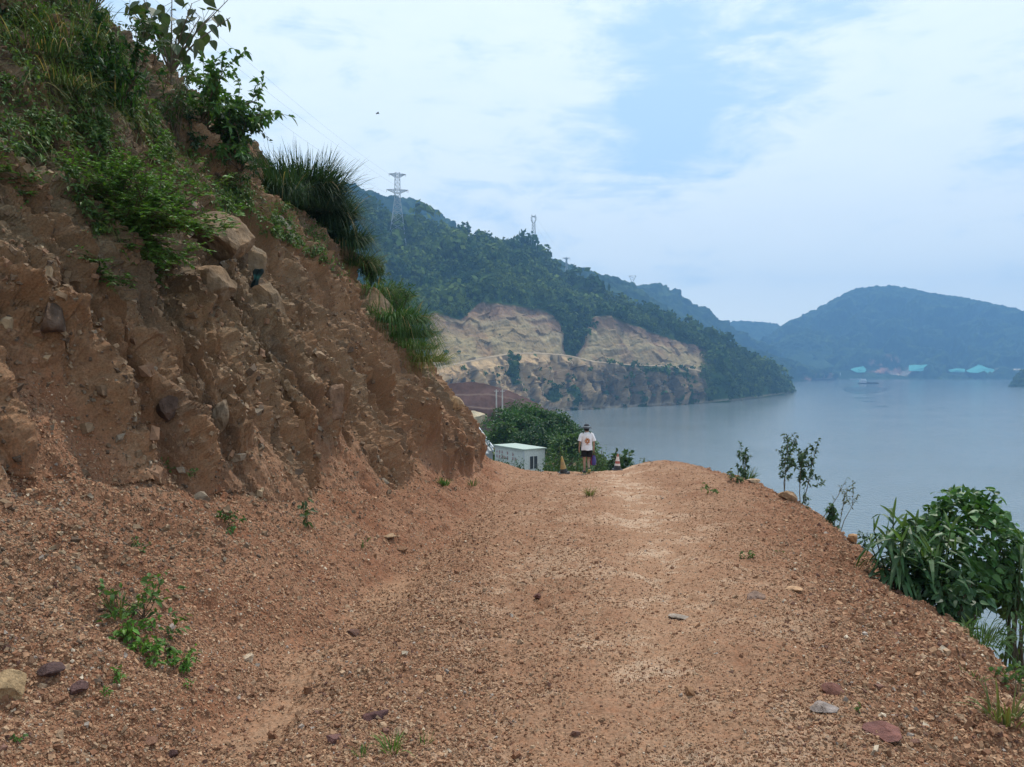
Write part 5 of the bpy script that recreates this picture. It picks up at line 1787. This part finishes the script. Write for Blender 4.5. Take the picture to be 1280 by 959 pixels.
MB().lathe([(.06, 1.50), (.088, 1.55), (.094, 1.60), (.098, 1.66)], 16, (.018, .015, .014), c=(0, .02, 0)).build('hair', M_CLOTH, walker, True)
for s, (x, y, z), pit in ((-1, (-.082, .055, .045), 0), (1, (.055, -.135, .115), -.72)):
    c_, s_ = math.cos(pit), math.sin(pit)
    Rm = np.array([[1, 0, 0], [0, c_, -s_], [0, s_, c_]])
    m = MB().box((x, y, z), (.095, .27, .075), (.02, .02, .022), Rm, .85)
    sho = m.build('shoe', M_PLAST, walker)
    MB().box(np.array([x, y, z]) + Rm @ np.array([0, 0, -.047]), (.105, .285, .022), (.50, .50, .22), Rm).build('sole', M_PLAST, sho)
# what the walker carries
hx_, hy_, hz_ = J['par'][1]
bag = thing('carrier_bag', 'small purple and maroon bag carried in the walker\'s right hand', 'bag', Vector((pp + np.array([hx_ + .0, hy_ - .0, hz_ - .05])).tolist()), R(4))
m = MB()
rings(m, [(0, 0, -.50, .06, .03), (0, 0, -.48, .075, .04), (0, 0, -.36, .085, .05), (0, 0, -.22, .065, .035), (0, 0, -.14, .035, .02)], 14, (.085, .075, .24))
m.build('pouch', M_CLOTH, bag, True)
MB().tube([(-.05, 0, -.15), (-.03, 0, -.04), (0, 0, .0), (.03, 0, -.04), (.05, 0, -.15)], .008, (.22, .04, .08), n=6).build('handle', M_CLOTH, bag)
m = MB()
rings(m, [(-.075, .02, -.50, .035, .03), (-.08, .02, -.4, .05, .035), (-.07, .02, -.22, .045, .03), (-.04, .01, -.13, .02, .02)], 10, (.20, .03, .07))
m.build('side_pocket', M_CLOTH, bag, True)

# scrap of dark cloth on the cut
p, n = hit(312, 350)
u_, v_ = np.meshgrid(np.linspace(0, 1, 12), np.linspace(0, 1, 16), indexing='xy')
w_ = .055 * (1 - .5 * v_) * (1 + .35 * np.sin(v_ * 11))
V = np.stack([(u_ - .5) * w_ * 2 + .10 * (1 - v_), -.05 - .02 * np.sin(u_ * 9 + v_ * 4), .17 - v_ * .32], -1)
kk = np.arange(12 * 16).reshape(16, 12)
Fq = np.stack([kk[:-1, :-1], kk[:-1, 1:], kk[1:, 1:], kk[1:, :-1]], -1).reshape(-1, 4)
cc = cmix(np.array([.012, .022, .022]), np.array([.03, .10, .09]), sstep(.2, .35, v_) * (1 - sstep(.35, .5, v_)))
o = np_mesh('cloth_scrap', V.reshape(-1, 3), [Fq], cc.reshape(-1, 3), M_CLOTH, True)
so = o.modifiers.new('thick', 'SOLIDIFY')
so.thickness = .008
o.location = Vector((p + n * .06).tolist())
tag(o, 'crumpled dark green cloth scrap hanging on the boulders', 'cloth')

# ------------------------------------------------------------------ pylons
def lattice(mb, z0, w0, z1, w1, nseg, th, col, w0y=None, w1y=None):
    zs = [z0 + (z1 - z0) * (1 - (1 - t) ** 1.25) for t in np.linspace(0, 1, nseg + 1)]
    prev = None
    for z in zs:
        t = (z - z0) / (z1 - z0)
        w = lerp(w0, w1, t) / 2
        c = np.array([[-w, -w, z], [w, -w, z], [w, w, z], [-w, w, z]])
        if prev is not None:
            mb.bars(prev, c, th, col)
            for k in range(4):
                k2 = (k + 1) % 4
                mb.bars([prev[k], prev[k2]], [c[k2], c[k]], th * .55, col)
            mb.bars(c, np.roll(c, -1, 0), th * .5, col)
        prev = c


def arm(mb, z, half, depth, w, th, col, n=5):
    for sy in (-1, 1):
        for q in (z, z - depth):
            mb.bars([np.array([-w / 2, sy * w / 2, q])], [np.array([w / 2, sy * w / 2, q])], th, col)
    for s in (-1, 1):
        for sy in (-1, 1):
            A = [np.array([s * w / 2, sy * w / 2, z]), np.array([s * w / 2, sy * w / 2, z - depth])]
            tip = np.array([s * half, 0, z])
            mb.bars(A, [tip, tip], th, col)
            prev = None
            for k in range(n):
                t = k / n
                a, b = A[0] * (1 - t) + tip * t, A[1] * (1 - t) + tip * t
                mb.bars([a], [b], th * .6, col)
                if prev is not None:
                    mb.bars([prev[0]], [b], th * .6, col)
                prev = (a, b)


GALV = (.30, .33, .36)
def pylon(label, px, pbase, ptop, y, wbase_px, neck, wneck_px, arms, th, rotz=0.0, head=None, name='pylon'):
    k = y / F_PX
    b = at(px, pbase, y)
    Ht = (pbase - ptop) * k
    root = thing(name, label, 'pylon', Vector(b.tolist()), rotz)
    m = MB()
    zn = neck * Ht
    lattice(m, -4, wbase_px * k * 1.05, zn, wneck_px * k, 7, th, GALV)
    if head is None:
        lattice(m, zn, wneck_px * k, Ht, wneck_px * k * .75, 6, th * .9, GALV)
    m.build('lattice_body', M_STEEL, root)
    for (f, hw, dep) in arms:
        m = MB()
        arm(m, f * Ht, hw * k, dep * k, wneck_px * k * .8, th * .9, GALV)
        c = m.build('crossarm', M_STEEL, root)
        m = MB()
        for s in (-1, 1):
            m = MB().tube([(s * hw * k * .97, 0, f * Ht), (s * hw * k * .97, 0, f * Ht - 3.2 * k)], th * .6, (.25, .22, .2), n=4)
            m.build('insulator', M_PAINT, c)
    if head == 'cat':
        m = MB()
        w = wneck_px * k
        hz0, hz1 = zn, Ht
        ring = [(-.5, 0), (-.95, .28), (-1.0, .62), (-.62, .88), (0, .80), (.62, .88), (1.0, .62), (.95, .28), (.5, 0)]
        for sy in (-.3, .3):
            pts = [np.array([a * w, sy * w, hz0 + c * (hz1 - hz0)]) for a, c in ring]
            m.bars(pts[:-1], pts[1:], th * 1.1, GALV)
            inn = [np.array([a * w * .62, sy * w, hz0 + (.08 + c * .78) * (hz1 - hz0)]) for a, c in ring]
            m.bars(inn[:-1], inn[1:], th * .8, GALV)
            m.bars(pts, inn, th * .7, GALV)
            m.bars([pts[3], pts[5]], [np.array([-.85 * w, sy * w, Ht]), np.array([.85 * w, sy * w, Ht])], th, GALV)
        m.build('cat_head', M_STEEL, root)
    if head == 'vee':
        m = MB()
        w = wneck_px * k
        for sy in (-.3, .3):
            A = np.array([0, sy * w, zn])
            L_, R_ = np.array([-4.2 * k, sy * w, Ht]), np.array([4.2 * k, sy * w, Ht])
            m.bars([A, A, L_], [L_, R_, R_], th * 1.2, GALV)
            m.bars([A * .5 + L_ * .5, L_], [A * .5 + R_ * .5, A * .4 + R_ * .6 + np.array([0, 0, 1])], th * .8, GALV)
            for s in (-1, 1):
                m.bars([np.array([s * 4.2 * k, sy * w, Ht])], [np.array([s * 4.9 * k, sy * w, Ht - 1.5])], th, GALV)
        m.build('vee_head', M_STEEL, root)
    return root, b, Ht, k


PY1, b1, H1_, k1 = pylon('tallest lattice pylon with two wide crossarms standing on the forested hill', 497, 306, 217, 800, 21, .62, 7.5, [(.985, 10.5, 3.5), (.765, 13.5, 4.0)], .30, .12)
PY2, b2, H2_, k2 = pylon('slim lattice pylon with a rounded cat ear head on the hill crest', 667, 310, 269, 985, 6.5, .77, 3.2, [], .28, 0, 'cat')
PY3, b3, H3_, k3 = pylon('small distant pylon with a wide top bar behind the crest', 708, 338, 322, 1500, 3.4, .7, 1.8, [(.97, 4.6, 2.0)], .34)
PY4, b4, H4_, k4 = pylon('faint distant pylon with a vee shaped head on the blue ridge', 790.5, 358, 345, 1950, 2.2, .3, 1.4, [], .40, 0, 'vee')
PY5, b5, H5_, k5 = pylon('thin pale mast on the forested slope, nearest to the tallest pylon', 582, 330, 302, 900, 3.6, .75, 2.0, [(.9, 2.4, 1)], .22, name='mast')
PY6, b6, H6_, k6 = pylon('thin pale mast on the forested slope, closer to the cat ear pylon', 604.5, 337, 312, 900, 3.0, .75, 1.8, [(.9, 2.2, 1)], .20, name='mast')


def wire(a, b, sag, label, rad=.05):
    t = np.linspace(0, 1, 40)[:, None]
    pts = a + (b - a) * t
    pts[:, 2] -= (4 * t * (1 - t))[:, 0] * sag
    o = MB().tube(pts, rad, (.13, .14, .15), n=4).build('power_line', M_STEEL)
    return tag(o, label, 'power line')


for hw, f, (ex_, ey_), lab in ((-10.5, .985, (60, -150), 'highest faint power line running left from the tallest pylon'), (-13.5, .72, (40, -90), 'faint power line from the left arm tip of the tallest pylon'), (13.5, .72, (75, -100), 'faint power line from the right arm tip of the tallest pylon')):
    a = b1 + np.array([hw * k1, 0, f * H1_])
    wire(a, at(ex_, ey_, 260), 6, lab, .055)
for hw, lab in ((-1, 'left power line between the cat ear pylon and the small distant pylon'), (1, 'right power line between the cat ear pylon and the small distant pylon')):
    wire(b2 + np.array([hw * 3.0 * k2, 0, .95 * H2_]), b3 + np.array([hw * 4.6 * k3, 0, .95 * H3_]), 8, lab, .06)

# skyline trees by the cat ear pylon
for px, top, w, s, lab in ((641, 299, 15, 461, 'broad dark tree crown on the hill crest left of the cat ear pylon'), (624, 302, 8, 462, 'smaller round tree on the hill crest beside the broad dark crown'), (614, 301, 6, 463, 'thin tree on the hill crest farthest left of the cat ear pylon'), (672, 308, 6, 464, 'small tree at the foot of the cat ear pylon')):
    y = 985
    k = y / F_PX
    t = at(px, top, y)
    root = thing('crest_tree', lab, 'tree', Vector((t - np.array([0, 0, 17 * k])).tolist()))
    MB().tube([(0, 0, -2), (0, 0, 9 * k)], [.5, .3], (.08, .06, .045), n=6).build('trunk', M_BARK, root)
    r = np.random.default_rng(s)
    q = np.array([0, 0, 17 * k - w * .36 * k]) + r.normal(0, 1, (9, 3)) * np.array([w * .22, w * .22, w * .12]) * k
    cr = crowns('crown', None, q, r.uniform(.16, .26, 9) * w * k, np.tile(GREEN_A, (9, 1)), r, nq=60, qs=.3)
    cr.parent = root

# bird
root = thing('bird', 'tiny bird gliding in the sky above the tall pylon', 'bird', Vector(at(472, 142, 60).tolist()), .4)
m = MB()
m.tube([(-.16, 0, 0), (-.08, 0, .01), (0, 0, .015), (.09, 0, .01), (.15, 0, 0)], [.008, .035, .045, .03, .006], (.05, .05, .05), n=8)
m.build('body', M_CLOTH, root, True)
for s in (-1, 1):
    m = MB().add([(.07, s * .02, .02), (-.05, s * .02, .02), (-.04, s * .17, .07), (.05, s * .17, .075), (-.03, s * .34, .03), (.0, s * .34, .035)], [[0, 1, 2, 3], [3, 2, 4, 5]], None, (.05, .05, .05))
    m.build('wing', M_CLOTH, root).modifiers.new('t', 'SOLIDIFY').thickness = .008

# ------------------------------------------------------------------ boats, shore and nets far off
def boat(px, py, Lpx, label, hullc, seed, cabin=True, rotz=0.0, mast=0, name='boat', cat='boat'):
    d = water_d(py)
    k = d / F_PX
    L = Lpx * k
    p = at(px, py, d)
    root = thing(name, label, cat, Vector((p[0], d, WATER_Z)), rotz)
    m = MB()
    n = 14
    xs = np.linspace(-.5, .5, n)
    bw = .13 * L * np.clip(1 - np.maximum(0, (xs - .2) / .3) ** 2, .04, 1)
    zt = .055 * L * (1 + .8 * np.maximum(0, xs - .25) * 2)
    V, Fq = [], []
    for i in range(n):
        V += [(xs[i] * L, -bw[i] * .6, -.01 * L), (xs[i] * L, -bw[i], zt[i]), (xs[i] * L, bw[i], zt[i]), (xs[i] * L, bw[i] * .6, -.01 * L)]
    for i in range(n - 1):
        for q in range(3):
            Fq.append([i * 4 + q, i * 4 + 4 + q, i * 4 + 5 + q, i * 4 + 1 + q])
    Fq += [[0, 1, 2, 3], [4 * n - 1, 4 * n - 2, 4 * n - 3, 4 * n - 4]]
    m.add(V, Fq, None, hullc)
    m.build('hull', M_PAINT, root)
    if cabin:
        m = MB().box((-.30 * L, 0, .115 * L), (.24 * L, .18 * L, .12 * L), (.62, .64, .66))
        cb = m.build('cabin', M_PAINT, root)
        MB().box((-.27 * L, 0, .20 * L), (.14 * L, .15 * L, .06 * L), (.66, .68, .7)).build('wheelhouse', M_PAINT, cb)
        for q in range(3):
            MB().box((-.38 * L + q * .08 * L, -.092 * L, .13 * L), (.04 * L, .004 * L, .03 * L), (.04, .05, .06)).build('window', M_PAINT, cb)
        MB().box((.12 * L, 0, .075 * L), (.42 * L, .17 * L, .04 * L), (.10, .11, .12)).build('hold_cover', M_PAINT, root)
    if mast:
        MB().tube([(-.30 * L, 0, .1 * L), (-.30 * L, 0, mast * k)], .010 * L, (.12, .13, .14), n=6).build('mast', M_STEEL, root)
    return root


boat(1086, 480, 27, 'dark cargo boat with white cabin and mast heading up the river', (.05, .055, .06), 1, True, R(10), 15, 'cargo_boat')
boat(1022, 475.6, 42, 'long dark moored barge under the left shore', (.06, .065, .07), 2, False, 0, 0, 'barge', 'barge')
boat(1122, 473.4, 30, 'long white moored barge right of the cargo boat', (.62, .65, .68), 3, False, 0, 0, 'barge', 'barge')
boat(1070, 474.4, 14, 'white moored barge just left of the cargo boat', (.58, .60, .63), 4, False, 0, 0, 'barge', 'barge')
boat(1186, 472.8, 12, 'small white moored barge below the far huts', (.6, .62, .65), 5, False, 0, 0, 'barge', 'barge')
# wake: ruffled swells behind the boat
wm = bpy.data.materials.new('wake_water')
wm.use_nodes = True
t_ = wm.node_tree
t_.nodes.clear()
N = NT(t_)
pw2 = N.n('ShaderNodeBsdfPrincipled', inp={'Base Color': (.14, .17, .18, 1), 'Roughness': .07, 'IOR': 1.33})
N.n('ShaderNodeOutputMaterial', inp={0: pw2.outputs[0]})
nu, nv = 90, 70
dn, df = water_d(492.5), water_d(482.0)
tv = np.linspace(0, 1, nv)
yy = df + (dn - df) * tv
cxp = lerp(1085, 1080, tv)
halfp = np.sin(np.clip(tv * 1.0, 0, 1) * np.pi) ** .5 * 27 + 2
U_, Vv = np.meshgrid(np.linspace(-1, 1, nu), tv, indexing='xy')
Yw = yy[:, None] + 0 * U_
Xw = (cxp[:, None] + U_ * halfp[:, None] - 640) / F_PX * Yw
edge = (1 - U_ ** 2) * np.sin(np.clip(Vv, 0, 1) * np.pi)
Zw = WATER_Z + .02 + edge * (.55 + .5 * np.sin(Yw / 9.0 + U_ * 1.2 * Vv))
kk = np.arange(nu * nv).reshape(nv, nu)
Fq = np.stack([kk[:-1, :-1], kk[:-1, 1:], kk[1:, 1:], kk[1:, :-1]], -1).reshape(-1, 4)
o = np_mesh('wake_water', np.stack([Xw, Yw, Zw], -1).reshape(-1, 3), [Fq[:, ::-1]], None, wm, True)
tag(o, 'dark swell of the boat wake', kind='structure')
for q, (py, hw, cx) in enumerate(((497.5, 16, 1082), (502, 9, 1086), (508, 9, 1102))):
    d0, d1 = water_d(py - .9), water_d(py + .9)
    U_, Vv = np.meshgrid(np.linspace(-1, 1, 40), np.linspace(0, 1, 10), indexing='xy')
    half = hw * (1 - .0 * Vv)
    Yw = d0 + (d1 - d0) * (.5 + (Vv - .5) * np.sqrt(np.clip(1 - U_ ** 2, .001, 1)))
    Xw = (cx + U_ * hw - 640) / F_PX * Yw
    Zw = WATER_Z + .02 + .28 * (1 - U_ ** 2) * np.sin(np.pi * Vv)
    kk = np.arange(400).reshape(10, 40)
    Fq = np.stack([kk[:-1, :-1], kk[:-1, 1:], kk[1:, 1:], kk[1:, :-1]], -1).reshape(-1, 4)
    tag(np_mesh('wake_water', np.stack([Xw, Yw, Zw], -1).reshape(-1, 3), [Fq[:, ::-1]], None, wm, True), 'ripple line left by the boat', kind='structure')

# turquoise netting on the far bank, laid over the slope
def fh_at(px, py):
    fx, fy = to_px(FH)
    d = (fx - px) ** 2 + ((fy - py) * 1.0) ** 2
    i = np.argmin(d)
    return FH.reshape(-1, 3)[i]


def net(label, poly, seed):
    poly = np.array(poly, float)
    base = np.array([fh_at(x, y) for x, y in poly]).mean(0)
    yb = base[1] - 35
    c = poly.mean(0)
    V, F_ = [], []
    n = len(poly)
    rr_ = np.random.default_rng(seed)
    ringsn = 5
    for q in range(ringsn):
        f = 1 - q / ringsn
        for (x, y) in poly:
            X_, Y_ = c[0] + (x - c[0]) * f, c[1] + (y - c[1]) * f
            zoff = (poly[:, 1].max() - Y_) * 3.0
            V.append(at(X_, Y_, yb + zoff * 2 - 12 * (1 - f) * rr_.uniform(.4, 1.2)))
    V.append(at(c[0], c[1], yb + (poly[:, 1].max() - c[1]) * 6 - 12))
    T_, Q_ = [], []
    for q in range(ringsn - 1):
        for k in range(n):
            Q_.append([q * n + k, q * n + (k + 1) % n, (q + 1) * n + (k + 1) % n, (q + 1) * n + k])
    for k in range(n):
        T_.append([(ringsn - 1) * n + k, (ringsn - 1) * n + (k + 1) % n, ringsn * n])
    V = np.array(V)
    m = MB().add(V, Q_, T_, np.array([.09, .36, .33]) * rr_.uniform(.85, 1.1, (len(V), 1)))
    o = m.build('slope_net', M_CLOTH)
    s_ = o.modifiers.new('t', 'SOLIDIFY')
    s_.thickness = 1.0
    return tag(o, label, 'netting')


net('small turquoise net patch above the cargo boat', [(1063, 462), (1068, 460), (1075, 459), (1079, 457.5), (1083, 463), (1080, 466), (1071, 466)], 1)
net('flat turquoise net patch in the middle of the far bank', [(1136, 457), (1150, 456.5), (1160, 456), (1166, 459), (1169, 463), (1150, 464), (1136, 464)], 2)
net('largest turquoise net patch rising to a point on the far bank', [(1207, 464), (1222, 457), (1223, 452), (1232, 452.5), (1243, 458), (1252, 464), (1254, 466), (1232, 467), (1212, 466)], 3)
net('faint low turquoise net strip left of the largest patch', [(1184, 462.5), (1196, 461), (1206, 461.5), (1206, 465.5), (1188, 465.5)], 4)


def hut(px, py, w, label, col=(.6, .62, .64)):
    d = water_d(473.6)
    k = d / F_PX
    p = at(px, py, d + 6)
    root = thing('shore_house', label, 'house', Vector(p.tolist()))
    MB().box((0, 0, w * k * .15 - 2), (w * k, w * k * .6, w * k * .32 + 4), col).build('wall', M_PAINT, root)
    m = MB()
    a, b, h = w * k * .55, w * k * .36, w * k * .31
    m.add([(-a, -b, h), (a, -b, h), (a, b, h), (-a, b, h), (-a, 0, h * 1.7), (a, 0, h * 1.7)], [[0, 1, 5, 4], [3, 4, 5, 2], [0, 3, 2, 1]], [[0, 4, 3], [1, 2, 5]], (.34, .38, .42))
    m.build('roof', M_PAINT, root)
    for s in (-.25, .25):
        MB().box((s * w * k, -w * k * .3 - .1, w * k * .16), (w * k * .14, .2, w * k * .12), (.05, .06, .07)).build('window', M_PAINT, root)


for px, py, w, lab in ((1164, 470.5, 6, 'tiny white house left of three on the far shore'), (1173, 469, 9, 'largest tiny white house in the middle of three on the far shore'), (1181.5, 470, 7, 'tiny white house right of three on the far shore'),
                       (1044, 469.5, 8, 'tiny white house on the shore left of the cargo boat'), (1093, 472, 5, 'tiny grey house on the shore right behind the cargo boat'), (1036, 472.5, 5, 'tiny pale house at the left end of the far shore')):
    hut(px, py, w, lab)
q = at(1050.3, 472.5, 2720)
root = thing('signal_mast', 'thin white mast on the far shore left of the cargo boat', 'mast', Vector(q.tolist()))
MB().tube([(0, 0, -3), (0, 0, 17)], [1.0, .7], (.7, .7, .7), n=6).build('pole', M_PAINT, root)
MB().box((0, 0, 17.5), (3, 3, 1.5), (.7, .7, .7)).build('lamp_head', M_PAINT, root)
